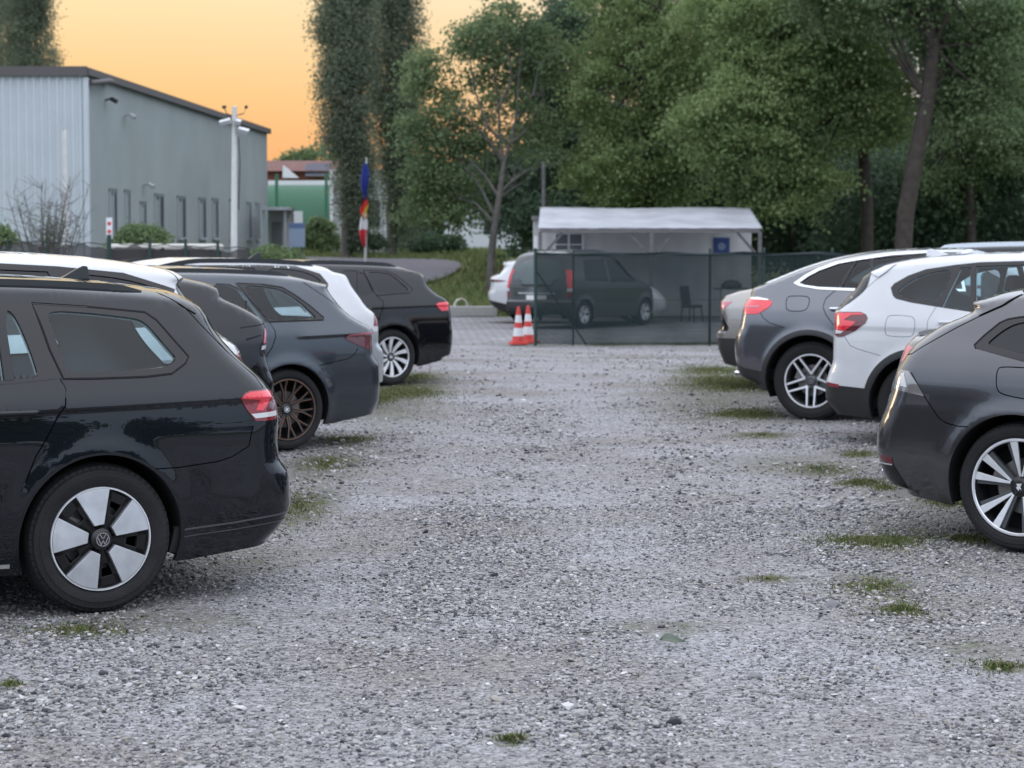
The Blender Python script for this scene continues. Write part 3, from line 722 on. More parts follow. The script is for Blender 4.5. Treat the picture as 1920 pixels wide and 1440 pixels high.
for i, t_ in enumerate(tl): c.patch(P_('C', [(462, 690), (553, 678), (548, 705), (448, 718)]), 'reversing_lamp', M['white_lens'], .006, .01, sides=((1, -1)[i],), parent=t_)
c.patch(P_('C', [(310, 565), (530, 535), (530, 541), (310, 571)]), 'tailgate_gap', M['dark'], .002, .003)
c.patch(P_('C', [(345, 640), (462, 612), (455, 622), (345, 654)]), 'tailgate_gap', M['dark'], .002, .003)
wheels(c, 'plain', .23)

# ---- left row 4: slate estate with copper wheels
c = Car('parked_car', 'slate grey estate car with copper-edged multi-spoke wheels and dark red pointed taillight', 'car', True, 35, 540, 240,
        rear=[(.85, .27), (.92, .31), (.955, .37), (.965, .50), (.96, .63), (.90, .74), (.885, .83), (.905, .90), (.90, .935), (.80, .985), (.70, 1.04), (.57, 1.16), (.48, 1.26), (.505, 1.30), (.47, 1.335), (.25, 1.39), (-.1, 1.425), (-.5, 1.443), (-.9, 1.45)],
        nroof=13, front=front(2.686, 1.45), bottom=sill(2.686, .19), widths=WAGON_W, wheelbase=2.686, rw=.322, ra=.358, group=LEFTROW, creases=[(.93, .915, .05, .895, .03, .12, .03)], rr=.25, flare=.02)
c.fit(('J', [(575, 390), (700, 575), (850, 720), (1050, 830), (1062, 870), (1042, 1040), (1125, 1190), (1132, 1300)]), ('C', [(1330, 1080), (1290, 1150)])); c.prep(); L4 = c
qw = chaikin(c.un('C', [(372, 275), (520, 283), (640, 300), (720, 345), (800, 405), (880, 480), (900, 512), (560, 523), (480, 410)]), 2)
qo = c.un('C', [(350, 262), (520, 268), (660, 290), (745, 340), (850, 415), (950, 500), (945, 516), (570, 530), (545, 500), (440, 380)])
dw = chaikin(c.un('C', [(160, 262), (335, 268), (420, 380), (535, 520), (420, 522), (100, 515)]), 1)
d2 = [(-1.02, 1.31), (-.62, 1.30), (-.62, 1.01), (-1.02, 1.0)]
fm = [(-1.12, 1.31), (-1.12, .995), (-2.15, .97), (-1.9, 1.12), (-1.5, 1.29)]
seam = c.un('C', [(570, 530), (612, 590), (615, 640), (590, 710), (555, 760)]) + c.un('C', [(520, 830)], .88)
bump = c.un('C', [(915, 835), (1000, 812), (1120, 785), (1165, 750), (1185, 710)])
tg = c.un('C', [(800, 255), (870, 310), (960, 380), (1060, 450), (1145, 500)], .70)
door = seam + [(-.5, .26), (-1.07, .26), (-1.09, .8), (-1.07, 1.0), (-.6, 1.005)]
bpoly = bump + [(1.1, bump[-1][1]), (1.1, .1), (.34, .1), (.34, bump[0][1] - .02)]
rw_ = c.strip(1.01, 1.255, .045, .045, -.02)
c.body(M['paint_slate'], [rw_, qw, dw, fm, ribbon(seam, .007), ribbon(bump, .006), ribbon(tg, .006)], [('rear_door', door, None), ('rear_bumper', bpoly, None)], M['lining_light'], .95)
c.patch(qo, 'window_trim', M['gloss_black'], .002, .015, hole=qw); c.patch(ribbon(list(qo) + list(qo[:2]), .009), 'window_seal', M['dark'], .0035, .006); panes(c, [qw, dw, fm], M['glass'])
bz = c.un('C', [(335, 262), (350, 262), (570, 530), (548, 530)]); c.patch(bz, 'window_bar', M['gloss_black'], .003, .015)
bz = c.un('C', [(412, 380), (420, 390), (420, 520), (412, 520)]); c.patch(bz, 'window_bar', M['gloss_black'], .002, .015)
P_ = lambda z, pts, y=None: [(min(x, float(c.xr(zz)) - .004), zz) for x, zz in c.un(z, pts, y)]
c.patch(P_('J', [(778, 925), (830, 888), (1040, 862), (1062, 872), (1050, 910), (1040, 1045), (1000, 1035), (900, 990), (815, 950)]), 'taillight', M['red_deep'], .006, .02)
c.patch(P_('J', [(790, 918), (835, 890), (1040, 866), (1058, 874), (1030, 888), (850, 905)]), 'light_guide', M['pink_lens'], .009, .005)
c.patch(c.strip(1.005, 1.26, .047, .047), 'rear_window', M['glass'], -.001, walls=False)
c.patch(c.strip(.985, 1.285, .085, .125), 'rear_window_trim', M['gloss_black'], .002, .01, hole=c.strip(1.012, 1.255, .04, .04, .0008))
c.rail(-1.7, .17, .575, .022, .03); c.seats(-.7, 1.02); wheels(c, 'copper', .243, spin=R(4))

# ---- left row 5: white estate with silver rear corner
c = Car('parked_car', 'white estate car with black roof fin, its silver tail showing behind the slate estate', 'car', True, 36, 560, 194,
        rear=[(.84, .27), (.92, .33), (.955, .45), (.95, .56), (.99, .66), (.985, .72), (.92, .755), (.905, .86), (.90, .95), (.87, 1.0), (.76, 1.10), (.65, 1.22), (.58, 1.32), (.64, 1.362), (.62, 1.41), (.45, 1.445), (.10, 1.475), (-.4, 1.497), (-.9, 1.50)],
        nroof=14, front=front(2.75, 1.50), bottom=sill(2.75, .2), widths=WAGON_W, wheelbase=2.75, rw=.325, ra=.37, group=LEFTROW, creases=[], rr=.22)
c.fit(('P', [(643, 512), (652, 520), (655, 531), (687, 576), (702, 588), (710, 608), (709, 646), (716, 651), (720, 666), (719, 700), (716, 725)])); c.prep(.045, .022); L5 = c
W_ = [chaikin([(-.30, 1.40), (.10, 1.385), (.30, 1.32), (.36, 1.24), (.20, 1.06), (-.14, 1.04)], 2), [(-1.0, 1.41), (-.36, 1.40), (-.2, 1.04), (-1.0, 1.02)], [(-1.08, 1.41), (-1.08, 1.02), (-2.1, 1.0), (-1.65, 1.28), (-1.4, 1.38)]]
bp = [(1.1, .765), (.55, .765), (.4, .62), (.4, .1), (1.1, .1)]
c.body(M['paint_white'], W_, [('rear_bumper', bp, M['paint_silver'])], M['lining'], 1.0)
c.patch([(-1.98, 1.15), (-1.40, 1.43), (-.3, 1.43), (.12, 1.415), (.36, 1.34), (.42, 1.24), (.22, 1.03), (-2.2, .98)], 'window_trim', M['gloss_black'], .002, .012, hole=W_)
panes(c, W_, M['glass_dark'])
P_ = lambda z, pts, y=.72: [(min(x, float(c.xr(zz)) - .003), zz) for x, zz in c.un(z, pts, y)]
c.patch(P_('J', [(1020, 690), (1085, 675), (1108, 730), (1118, 805), (1000, 800)]), 'taillight', M['red_lens'], .005, .02)
c.patch(P_('J', [(1060, 838), (1112, 832), (1112, 845), (1060, 850)]), 'tailgate_gap', M['dark'], .003, .004)
c.patch(P_('J', [(1128, 1250), (1170, 1240), (1172, 1272), (1128, 1282)]), 'reflector', M['red_lens'], .004, .006)
c.rear_patch([(-.5, 1.05), (.5, 1.05), (.42, 1.3), (-.42, 1.3)], 'rear_window', M['glass_dark'])
c.rail(-1.7, .34, .575, .04, .03); c.fin(.02, .17, .075); wheels(c, 'plain', .215)

# ---- left row 6: black estate with bright wheels
c = Car('parked_car', 'black estate car with bright silver ten-spoke wheels, last wholly visible one of the left row', 'car', True, 37, 736, 161.5,
        rear=[(.90, .30), (.945, .33), (.975, .385), (.985, .46), (.985, .56), (.955, .70), (.935, .84), (.925, .93), (.88, .985), (.77, 1.05), (.62, 1.18), (.515, 1.30), (.535, 1.335), (.50, 1.365), (.30, 1.41), (-.1, 1.445), (-.5, 1.46), (-.9, 1.468)],
        nroof=12, front=front(2.75, 1.468), bottom=sill(2.75, .21), widths=WAGON_W, wheelbase=2.75, rw=.33, ra=.375, group=LEFTROW, creases=[(.9, .93, -3.3, .86, .014, .2, .025)], rr=.25)
c.fit(('J', [(1522, 260), (1562, 340), (1702, 490), (1818, 555), (1835, 640), (1857, 900), (1852, 1020), (1832, 1100)])); c.prep(.04, .022); L6 = c
qw = chaikin(c.un('J', [(985, 262), (1180, 272), (1260, 300), (1340, 370), (1420, 440), (1400, 465), (1100, 492), (1040, 370)]), 2)
qo = c.un('J', [(965, 250), (1190, 258), (1280, 290), (1380, 365), (1460, 440), (1430, 475), (1100, 500), (1060, 440)])
dw = chaikin(c.un('J', [(700, 245), (960, 255), (1030, 370), (1090, 495), (700, 520)]), 1)
fm = [(-1.12, 1.33), (-1.12, 1.0), (-2.15, .97), (-1.9, 1.12), (-1.5, 1.31)]
seam = c.un('J', [(1100, 505), (1165, 560), (1160, 640), (1120, 740)])
c.body(M['paint_deepblack'], [qw, dw, fm, ribbon(seam, .008)], [], M['lining'], .95)
c.patch(qo, 'window_trim', M['gloss_black'], .002, .015, hole=qw); c.patch(ribbon(list(qo) + list(qo[:2]), .009), 'window_seal', M['dark'], .0035, .006); panes(c, [qw, dw, fm], M['glass_dark'])
bz = c.un('J', [(905, 250), (915, 250), (915, 510), (905, 510)]); c.patch(bz, 'window_bar', M['gloss_black'], .003, .015)
P_ = lambda z, pts, y=None: [(min(x, float(c.xr(zz)) - .004), zz) for x, zz in c.un(z, pts, y)]
c.patch(P_('J', [(1690, 590), (1720, 572), (1805, 562), (1818, 600), (1812, 650), (1745, 655)]), 'taillight', M['red_bright'], .006, .02)
c.patch([(.62, .455), (.99, .475), (.99, .465), (.62, .445)], 'bumper_strip', M['gloss_black'], .004, .006)
c.handle(-.52, -.30, .90, M['gloss_black']); c.rail(-1.7, .25, .575, .03, .03)
c.rear_patch([(-.5, 1.02), (.5, 1.02), (.42, 1.27), (-.42, 1.27)], 'rear_window', M['glass_dark'])
wheels(c, 'twist', .232, spin=R(10))

# ---- left row 7 and 8: only a roof and a tail show behind it
def simple_estate(label, yaw, wx, sc, pm, h=1.47, dx=0., z0=0.):
    c = Car('parked_car', label, 'car', True, yaw, wx, sc,
        rear=[(.90, .30), (.96, .40), (.97, .56), (.93, .84), (.90, .95), (.76, 1.05), (.60, 1.20), (.50, h - .17), (.51, h - .13), (.48, h - .1), (.30, h - .06), (-.1, h - .025), (-.5, h - .01), (-.9, h)],
        nroof=9, front=front(2.75, h), bottom=sill(2.75, .21), widths=WAGON_W, wheelbase=2.75, rw=.33, ra=.375, group=LEFTROW, rr=.25, zoff=z0)
    c.prep(.06, .03)
    W_ = [chaikin([(-.28, h - .15), (.05, h - .17), (.25, h - .28), (.12, 1.05), (-.14, 1.03)], 2), [(-1.0, h - .13), (-.34, h - .15), (-.2, 1.03), (-1.0, 1.02)], [(-1.08, h - .13), (-1.08, 1.02), (-2.1, 1.0), (-1.65, 1.25), (-1.4, h - .17)]]
    c.body(pm, W_, [], M['lining'], 1.0); panes(c, W_, M['glass_dark'])
    c.patch([(.70, .95), (.90, .93), (.92, .84), (.76, .85)], 'taillight', M['red_lens'], .005, .02)
    c.rail(-1.7, .2, .575, .04, .035); wheels(c, 'plain', .22); return c
L7 = simple_estate('dark estate car, only its railed roof showing behind the black ten-spoke estate', 38, 616, 139, M['paint_slate'], 1.50, z0=-.04)
L8 = simple_estate('dark car peeking out beyond the tail of the black estate with bright wheels', 40, 740, 121, M['paint_deepblack'], 1.42, z0=-.10)
# ---- right row 1: grey estate in the foreground
c = Car('parked_car', 'grey estate car nearest on the right, with clear wrap-round lamp and split-spoke wheel', 'car', False, 36.6, 1912, 363,
        rear=[(.80, .27), (.84, .305), (.89, .40), (.915, .47), (.91, .58), (.87, .70), (.835, .79), (.825, .835), (.80, .90), (.755, .965), (.70, 1.05), (.58, 1.15), (.41, 1.255), (.385, 1.285), (.405, 1.318), (.38, 1.345), (.20, 1.375), (-.15, 1.405), (-.5, 1.42), (-.9, 1.425)],
        nroof=15, front=front(2.79, 1.425), bottom=sill(2.79, .22, .40), widths=[(.15, .86), (.30, .885), (.50, .915), (.72, .92), (.90, .90), (1.0, .87), (1.1, .82), (1.25, .74), (1.34, .67), (1.45, .58)], wheelbase=2.79, rw=.338, ra=.382, group=RIGHTROW,
        creases=[(.80, .875, -2.4, .83, .006, .25, .12)], rr=.26, flare=.018)
c.fit(('H', [(1413, 690), (1430, 740), (1000, 962), (800, 1130), (680, 1310), (655, 1340)]), ('E', [(640, 165), (600, 280), (585, 330), (500, 570), (490, 700), (515, 780), (580, 900), (690, 950)])); c.prep(); R1 = c
qa = c.un('H', [(1548, 1090), (1640, 1010), (1720, 950), (1830, 890), (1990, 862)]); qz = c.un('H', [(2000, 1225), (1920, 1190), (1620, 1115)])
qw = chaikin(qa + [(-.16, qa[-1][1] + .012), (-.34, qz[0][1] - .035)] + qz, 2)
dw = [(-.25, qa[-1][1] + .014), (-.94, 1.275), (-.94, .99), (-.42, .985)]
qo = c.un('H', [(1425, 1102), (1520, 1010), (1680, 880), (1760, 845), (1870, 825), (2000, 812)]) + [(-.3, 1.305), (-.95, 1.32), (-1.45, 1.30), (-1.86, 1.12), (-2.14, .96), (-.95, .972), (-.45, .965)] + c.un('H', [(1920, 1270), (1440, 1135)])
seam_f = chaikin(c.un('H', [(1650, 1345), (1700, 1320), (1920, 1330), (2050, 1340), (2050, 1640), (1960, 1650), (1700, 1600), (1640, 1540)]), 2)
fm = [(-.98, 1.28), (-.98, .99), (-2.1, .97), (-1.85, 1.1), (-1.45, 1.27)]
bump = c.un('E', [(715, 200), (760, 280), (800, 355), (850, 430), (890, 490), (940, 525), (1010, 545), (1080, 550)])
tg = c.un('H', [(1885, 590), (1750, 700), (1540, 800), (1300, 930), (1050, 1080), (880, 1185), (800, 1195)], .70)
bpoly = bump[::-1] + [(1.1, bump[0][1]), (1.1, .1), (.36, .1), (.36, bump[-1][1])]
dseam = [(-.38, .965), (-.33, .86), (-.40, .74), (-.50, .62), (-.56, .30)]
c.body(M['paint_graphite'], [qw, dw, fm, ribbon(bump, .006), ribbon(tg, .006), ribbon(dseam, .006), ribbon([(-.96, .97), (-.99, .7), (-.96, .3)], .006), ribbon(seam_f + seam_f[:1], .006)], [('fuel_flap', seam_f, None), ('rear_bumper', bpoly, None), ('rear_door', dseam + [(-.96, .3), (-.99, .7), (-.96, .97)], None)], M['lining'], .95)
c.handle(-.62, -.42, .86, M['paint_graphite'])
c.patch(qo, 'window_trim', M['gloss_black'], .003, .02, hole=[qw, dw, fm], smoothit=0); c.patch(ribbon(qo[:5] + qo[8:] if False else [qo[-1]] + qo[:6], .009), 'window_seal', M['dark'], .0045, .006); panes(c, [qw, dw, fm], M['glass_dark'])
P_ = lambda z, pts, y=None: [(min(x, float(c.xr(zz)) - .004), zz) for x, zz in c.un(z, pts, y)]
tl = c.patch(P_('E', [(648, 180), (700, 190), (752, 270), (798, 352), (700, 330), (605, 300), (600, 270), (622, 215)]), 'taillight', M['smoke_lens'], .005, .02)
for i, t_ in enumerate(tl):
    c.patch(P_('E', [(652, 205), (672, 200), (690, 295), (648, 285)]), 'light_guide', M['white_lens'], .008, .005, sides=((1, -1)[i],), parent=t_)
c.patch(P_('E', [(500, 720), (590, 745), (600, 790), (515, 765)]), 'reflector', M['red_deep'], .004, .006)
c.patch(P_('E', [(510, 770), (600, 792), (670, 900), (690, 945), (570, 900)]), 'bumper_insert', M['gloss_black'], .004, .008)
c.patch(P_('E', [(508, 766), (595, 789), (595, 796), (508, 774)]), 'bumper_strip', M['chrome_satin'], .007, .006)
for sd in (1, -1): b = MB(); b.box((-float(c.xsurf(.60, .345)) + .02, sd * .60, .345), (.06, .16, .05)); b.build('exhaust_tip', M['chrome'], c.root, bevel=.015)
c.patch([(min(x, float(c.xr(z)) - .0006), z) for x, z in c.un('H', [(1415, 690), (1455, 655), (1640, 615), (1880, 592), (1750, 700), (1540, 800), (1440, 745)], .66)], 'roof_spoiler', M['paint_graphite'], .011, .02)
c.rail(-1.6, .12, .56, .022, .03); c.seats(-.7, 1.02)
c.rear_patch([(-.5, .99), (.5, .99), (.42, 1.2), (-.42, 1.2)], 'rear_window', M['glass_dark'])
wheels(c, 'double', .252, spin=R(90 + 7))

# ---- right row 2: saloon with lip spoiler
c = Car('parked_car', 'grey saloon with small boot lip spoiler between the grey estate and white SUV', 'car', False, 33, 1880, 292,
        rear=[(.80, .28), (.88, .36), (.91, .50), (.90, .64), (.865, .75), (.83, .86), (.80, .94), (.775, .975), (.80, .998), (.765, 1.012), (.45, 1.03), (.25, 1.07), (-.1, 1.25), (-.4, 1.37), (-.7, 1.415), (-1.0, 1.425)],
        nroof=8, front=front(2.8, 1.425, ax=-1.0), bottom=sill(2.8, .22, .40), widths=WAGON_W, wheelbase=2.8, rw=.335, ra=.38, group=RIGHTROW, rr=.26, crown=.06)
c.prep(.05, .025); R2 = c
W_ = [chaikin([(-1.0, 1.33), (-.62, 1.30), (-.3, 1.16), (-.2, 1.06), (-1.0, 1.01)], 2), [(-1.1, 1.33), (-1.1, 1.0), (-2.1, .98), (-1.8, 1.15), (-1.5, 1.29)]]
c.body(M['paint_grey'], W_, [], M['lining'], .95); panes(c, W_, M['glass_dark'])
P_ = lambda z, pts, y=.66: [(min(x, float(c.xr(zz)) - .003), zz) for x, zz in c.un(z, pts, y)]
c.patch([(min(x, float(c.xr(z)) - .003), z) for x, z in [(.55, .92), (.72, .945), (.82, .93), (.88, .82), (.60, .84)]], 'taillight', M['pink_lens'], .005, .02)
b = MB(); V = []; Fc = []; n = 25
for i in range(n):
    y = -.68 + 1.36 * i / (n - 1); x = float(c.xr(.99)) - .055 - .16 * (abs(y) / .72) ** 3.0; z = .995 - .02 * (abs(y) / .7) ** 2
    V += [(-(x + .045), y, z + .028), (-(x - .11), y, z + .012), (-(x - .11), y, z - .01), (-(x + .035), y, z + .012)]
for i in range(n - 1):
    for k in range(4): Fc.append((i * 4 + k, i * 4 + (k + 1) % 4, i * 4 + 4 + (k + 1) % 4, i * 4 + 4 + k))
Fc += [(0, 1, 2, 3), tuple((n - 1) * 4 + k for k in (3, 2, 1, 0))]
b.add(V, Fc); b.build('boot_spoiler', M['paint_grey'], c.root, smooth=40); wheels(c, 'plain', .235)

# ---- right row 3: white compact SUV
c = Car('parked_car', 'white compact SUV with black plastic wheel arches, behind the grey estate', 'car', False, 28, 1722, 237,
        rear=[(.70, .25), (.77, .30), (.80, .37), (.805, .48), (.765, .56), (.745, .69), (.745, .87), (.755, 1.0), (.745, 1.06), (.69, 1.12), (.58, 1.25), (.475, 1.385), (.50, 1.43), (.475, 1.455), (.30, 1.50), (0., 1.535), (-.4, 1.555), (-.95, 1.565)],
        nroof=12, front=front(2.67, 1.565, ax=-.95, hood=1.05), bottom=sill(2.67, .22, .40), widths=SUV_W, wheelbase=2.67, rw=.343, ra=.395, group=RIGHTROW, creases=[(.70, .97, -2.5, .93, .010, .2, .05)], rr=.25, flare=.02)
c.fit(('H', [(358, 350), (370, 385), (120, 672), (28, 760), (18, 1020)]), ('D', [(737, 660), (735, 800), (688, 950), (688, 1060), (755, 1130)])); c.prep(); R3 = c
qw = chaikin(c.un('H', [(655, 555), (740, 490), (870, 415), (1000, 375), (1240, 335), (1045, 705), (960, 665), (720, 625), (670, 590)]), 2)
qo = c.un('H', [(588, 530), (620, 490), (760, 410), (940, 345), (1240, 300), (1480, 275), (1920, 262), (2700, 250), (2700, 900), (1900, 800), (1380, 770), (1100, 728), (800, 680), (640, 640), (610, 610)])
d1 = chaikin(c.un('H', [(1290, 330), (1390, 325), (1385, 755), (1100, 722)]), 0)
d2 = c.un('H', [(1445, 315), (1920, 300), (2250, 292), (2250, 850), (1900, 800), (1440, 762)])
fm = [(-1.12, 1.42), (-1.12, 1.07), (-2.1, 1.03), (-1.8, 1.2), (-1.45, 1.40)]
seam = c.un('H', [(1050, 710), (1010, 770), (960, 850), (950, 950), (960, 1050)]) + [(-.38, .70)]
ff = chaikin(c.un('H', [(545, 830), (590, 803), (790, 815), (825, 840), (830, 920), (815, 1000), (770, 1025), (560, 1015), (528, 985)]), 1)
bump = c.un('D', [(805, 665), (840, 720), (880, 740), (1030, 785)])
clad = c.un('D', [(688, 945), (760, 968), (910, 985), (930, 1100), (930, 1300)])
door = seam + [(-1.07, .3), (-1.08, 1.06), (-.45, 1.07)]
bpoly = bump + [(.34, clad[2][1]), (.34, clad[2][1])] + [(1.1, clad[0][1] - .02), (1.1, bump[0][1])]
cpoly = clad[:3] + [(.2, clad[2][1]), (.2, .1), (1.1, .1), (1.1, clad[0][1])]
tg = c.un('H', [(640, 290), (560, 370), (490, 425), (330, 570), (110, 695), (60, 750)], .70)
rw_ = c.strip(1.11, 1.375, .045, .045, -.02)
c.body(M['paint_white'], [rw_, qw, d1, d2, fm, ribbon(seam, .0038), ribbon(ff + ff[:1], .0038), ribbon(bump, .0038), ribbon(tg, .0038)],
       [('fuel_flap', ff, None), ('rear_door', door, None), ('bumper_cladding', cpoly, M['plastic']), ('rear_bumper', bpoly, None)], M['lining_light'], 1.0)
c.patch(qo, 'window_trim', M['gloss_black'], .002, .012, hole=[qw, d1, d2]); panes(c, [qw], M['glass_clear'])
ra = c.ra
for xc in (0., -c.wb):
    a = np.linspace(R(-14), R(194), 40)
    c.patch([(xc + (ra + .055) * math.cos(t), c.rw + (ra + .055) * math.sin(t)) for t in a] + [(xc + (ra + .001) * math.cos(t), c.rw + (ra + .001) * math.sin(t)) for t in a[::-1]], 'arch_trim', M['plastic'], .008, .02)
c.patch([(-.40, .22), (-.40, .36), (-c.wb + .40, .36), (-c.wb + .40, .22)], 'sill_cladding', M['plastic'], .006, .015)
P_ = lambda z, pts, y=None: [(min(x, float(c.xr(zz)) - .004), zz) for x, zz in c.un(z, pts, y)]
tlp = [(28, 790), (60, 768), (290, 772), (340, 795), (358, 835), (335, 885), (230, 965), (110, 1020), (55, 1022), (28, 1000)]
tls = c.patch(P_('H', tlp), 'taillight', M['red_deep'], .004, .02)
for i, t_ in enumerate(tls):
    sd = (1, -1)[i]
    c.patch(P_('H', [(32, 792), (62, 778), (285, 780), (325, 800), (200, 800), (120, 850), (240, 870), (200, 910), (120, 962), (36, 945)]), 'light_guide', M['red_bright'], .008, .006, sides=(sd,), parent=t_)
    c.patch(P_('H', [(34, 950), (118, 965), (90, 985), (34, 990)]), 'reversing_lamp', M['white_lens'], .008, .006, sides=(sd,), parent=t_)
c.patch(c.strip(1.105, 1.38, .047, .047), 'rear_window', M['glass'], -.001, walls=False)
c.patch(c.strip(1.085, 1.405, .10, .20), 'rear_window_trim', M['gloss_black'], .003, .01, hole=c.strip(1.112, 1.375, .04, .04, .0008))
c.patch(P_('D', [(700, 945), (770, 962), (772, 985), (705, 970)]), 'reflector', M['red_lens'], .006, .006)
bz = c.un('H', [(1388, 320), (1442, 318), (1442, 760), (1388, 752)]); c.patch(bz, 'window_bar', M['gloss_black'], .005, .015)
panes(c, [d1, d2, fm], M['glass_clear'])
c.handle(*[p[0] for p in c.un('H', [(1220, 880), (1070, 870)])][::1], c.un('H', [(1100, 875)])[0][1], M['paint_white'])
c.patch([(min(x, float(c.xr(z)) - .0006), z) for x, z in c.un('H', [(360, 348), (400, 322), (630, 292), (560, 370), (490, 422), (380, 372)], .68)], 'roof_spoiler', M['paint_white'], .014, .03)
c.fin(.12, .24, .06, M['paint_white']); c.seats(-.62, 1.10)
wheels(c, 'plain', .233, spin=R(20))

# ---- right row 4: graphite coupe SUV
c = Car('parked_car', 'grey coupe SUV with sloping roof, chrome window line and five split-spoke polished wheels', 'car', False, 26, 1520, 204,
        rear=[(.66, .32), (.75, .40), (.80, .50), (.815, .66), (.80, .76), (.765, .86), (.74, .97), (.725, 1.06), (.665, 1.15), (.615, 1.22), (.605, 1.25), (.57, 1.275), (.40, 1.345), (.15, 1.44), (-.15, 1.52), (-.5, 1.57), (-.85, 1.59), (-1.15, 1.595)],
        nroof=10, front=front(2.873, 1.595, ax=-1.15, hood=1.06), bottom=sill(2.873, .27, .46), widths=COUPE_W, wheelbase=2.873, rw=.367, ra=.425, group=RIGHTROW, creases=[], rr=.25, flare=.03, yw=.90)
c.fit(('I', [(525, 650), (460, 780), (380, 900), (355, 1020), (278, 1280)]), ('D', [(150, 640), (125, 720), (130, 820), (158, 900), (220, 945)])); c.prep(); R4 = c
qo = c.un('D', [(490, 333), (560, 283), (640, 240), (760, 200), (880, 178), (1100, 145), (1370, 128), (1560, 125), (1560, 385), (880, 382), (650, 372), (530, 352)])
qi = c.un('D', [(525, 332), (580, 292), (650, 255), (770, 212), (880, 192), (1100, 160), (1370, 142), (1540, 138), (1540, 370), (880, 366), (650, 358), (560, 345)])
q1 = c.un('D', [(530, 332), (580, 296), (650, 259), (770, 216), (868, 196), (770, 360), (650, 354), (565, 343)])
d1 = c.un('D', [(885, 194), (965, 184), (965, 362), (790, 360)])
d2 = c.un('D', [(988, 180), (1330, 148), (1500, 142), (1500, 364), (985, 363)])
fm = [(-1.10, 1.46), (-1.10, 1.12), (-2.15, 1.07), (-1.85, 1.24), (-1.5, 1.42)]
seam = c.un('D', [(755, 375), (690, 430), (672, 480), (690, 530), (735, 590)]) + [(-.42, .75)]
ff = chaikin(c.un('I', [(920, 850), (940, 800), (990, 788), (1170, 790), (1218, 810), (1215, 880), (1190, 950), (1130, 985), (960, 985), (918, 950)]), 1)
bump = c.un('D', [(285, 520), (300, 548), (340, 580), (430, 610)])
low = c.un('D', [(130, 820), (190, 860), (322, 890)])
door = seam + [(-1.0, .35), (-1.02, 1.1), (-.45, 1.12)]
bpoly = bump + [(.35, low[2][1]), (1.1, low[0][1]), (1.1, bump[0][1])]
cpoly = low + [(.2, low[2][1]), (.2, .1), (1.1, .1), (1.1, low[0][1])]
c.body(M['paint_steel'], [q1, d1, d2, fm, ribbon(seam, .007), ribbon(ff + ff[:1], .007), ribbon(bump, .006)],
       [('fuel_flap', ff, None), ('rear_door', door, None), ('bumper_cladding', cpoly, M['plastic']), ('rear_bumper', bpoly, None)], M['lining'], 1.0)
c.patch(qo, 'window_chrome', M['chrome_satin'], .006, .02, hole=qi)
c.patch(qi, 'window_trim', M['gloss_black'], .002, .012, hole=[q1, d1, d2]); panes(c, [q1, d1, d2, fm], M['glass']); c.patch(c.un('D', [(872, 195), (884, 194), (788, 360), (773, 360)]), 'window_bar', M['gloss_black'], .005, .015)
for xc in (0., -c.wb):
    a = np.linspace(R(-12), R(192), 40)
    c.patch([(xc + (c.ra + .05) * math.cos(t), c.rw + (c.ra + .05) * math.sin(t)) for t in a] + [(xc + (c.ra + .001) * math.cos(t), c.rw + (c.ra + .001) * math.sin(t)) for t in a[::-1]], 'arch_trim', M['plastic'], .012, .025)
P_ = lambda z, pts, y=None: [(min(x, float(c.xr(zz)) - .004), zz) for x, zz in c.un(z, pts, y)]
tls = c.patch(P_('I', [(400, 870), (440, 820), (690, 835), (730, 850), (740, 885), (700, 930), (590, 1000), (540, 1020), (380, 1020), (380, 910)]), 'taillight', M['red_bright'], .005, .02)
for i, t_ in enumerate(tls): c.patch(P_('I', [(385, 905), (590, 908), (560, 935), (385, 930)]), 'light_guide', M['pink_lens'], .008, .005, sides=((1, -1)[i],), parent=t_)
c.patch(P_('I', [(440, 795), (560, 800), (695, 828), (690, 838), (440, 822)]), 'light_trim', M['chrome_satin'], .006, .01)
c.patch(P_('D', [(135, 815), (190, 852), (322, 884), (322, 892), (190, 862), (135, 826)]), 'bumper_strip', M['rim_grey'], .006, .008)
for sd in (1, -1): b = MB(); b.box((-float(c.xsurf(.66, .41)) + .02, sd * .66, .405), (.09, .20, .065)); b.build('exhaust_tip', M['chrome'], c.root, bevel=.02)
c.handle(*[p[0] for p in c.un('I', [(1640, 955), (1480, 950)])], c.un('I', [(1560, 950)])[0][1], M['chrome_satin'])
c.seats(-.7, 1.15)
wheels(c, 'vstar', .247, spin=R(90))

# ---- right row 5..7
COUPE_REAR = [(.66, .32), (.75, .40), (.80, .50), (.815, .66), (.80, .76), (.765, .86), (.74, .97), (.725, 1.06), (.665, 1.15), (.62, 1.22), (.615, 1.25), (.57, 1.275), (.40, 1.345), (.15, 1.44), (-.15, 1.52), (-.5, 1.57), (-.85, 1.59), (-1.15, 1.595)]
c = Car('parked_car', 'white coupe SUV, its sloping tail edge showing past the grey coupe SUV', 'car', False, 26, 1519, 184, rear=[(.50, .32), (.54, .40), (.56, .50), (.57, .66), (.57, .76), (.58, .86), (.60, .97), (.62, 1.06), (.63, 1.15), (.655, 1.21), (.65, 1.245), (.57, 1.275), (.40, 1.345), (.15, 1.44), (-.15, 1.52), (-.5, 1.57), (-.85, 1.59), (-1.15, 1.595)], nroof=10, front=front(2.87, 1.595, ax=-1.15, hood=1.06), bottom=sill(2.87, .27, .46),
        widths=COUPE_W, wheelbase=2.87, rw=.36, ra=.42, group=RIGHTROW, rr=.22, zoff=-.0)
c.prep(.06, .03); R6 = c
W_ = [chaikin([(.2, 1.33), (-.1, 1.42), (-.4, 1.46), (-1.0, 1.49), (-1.0, 1.14), (.0, 1.14), (.28, 1.2)], 2)]
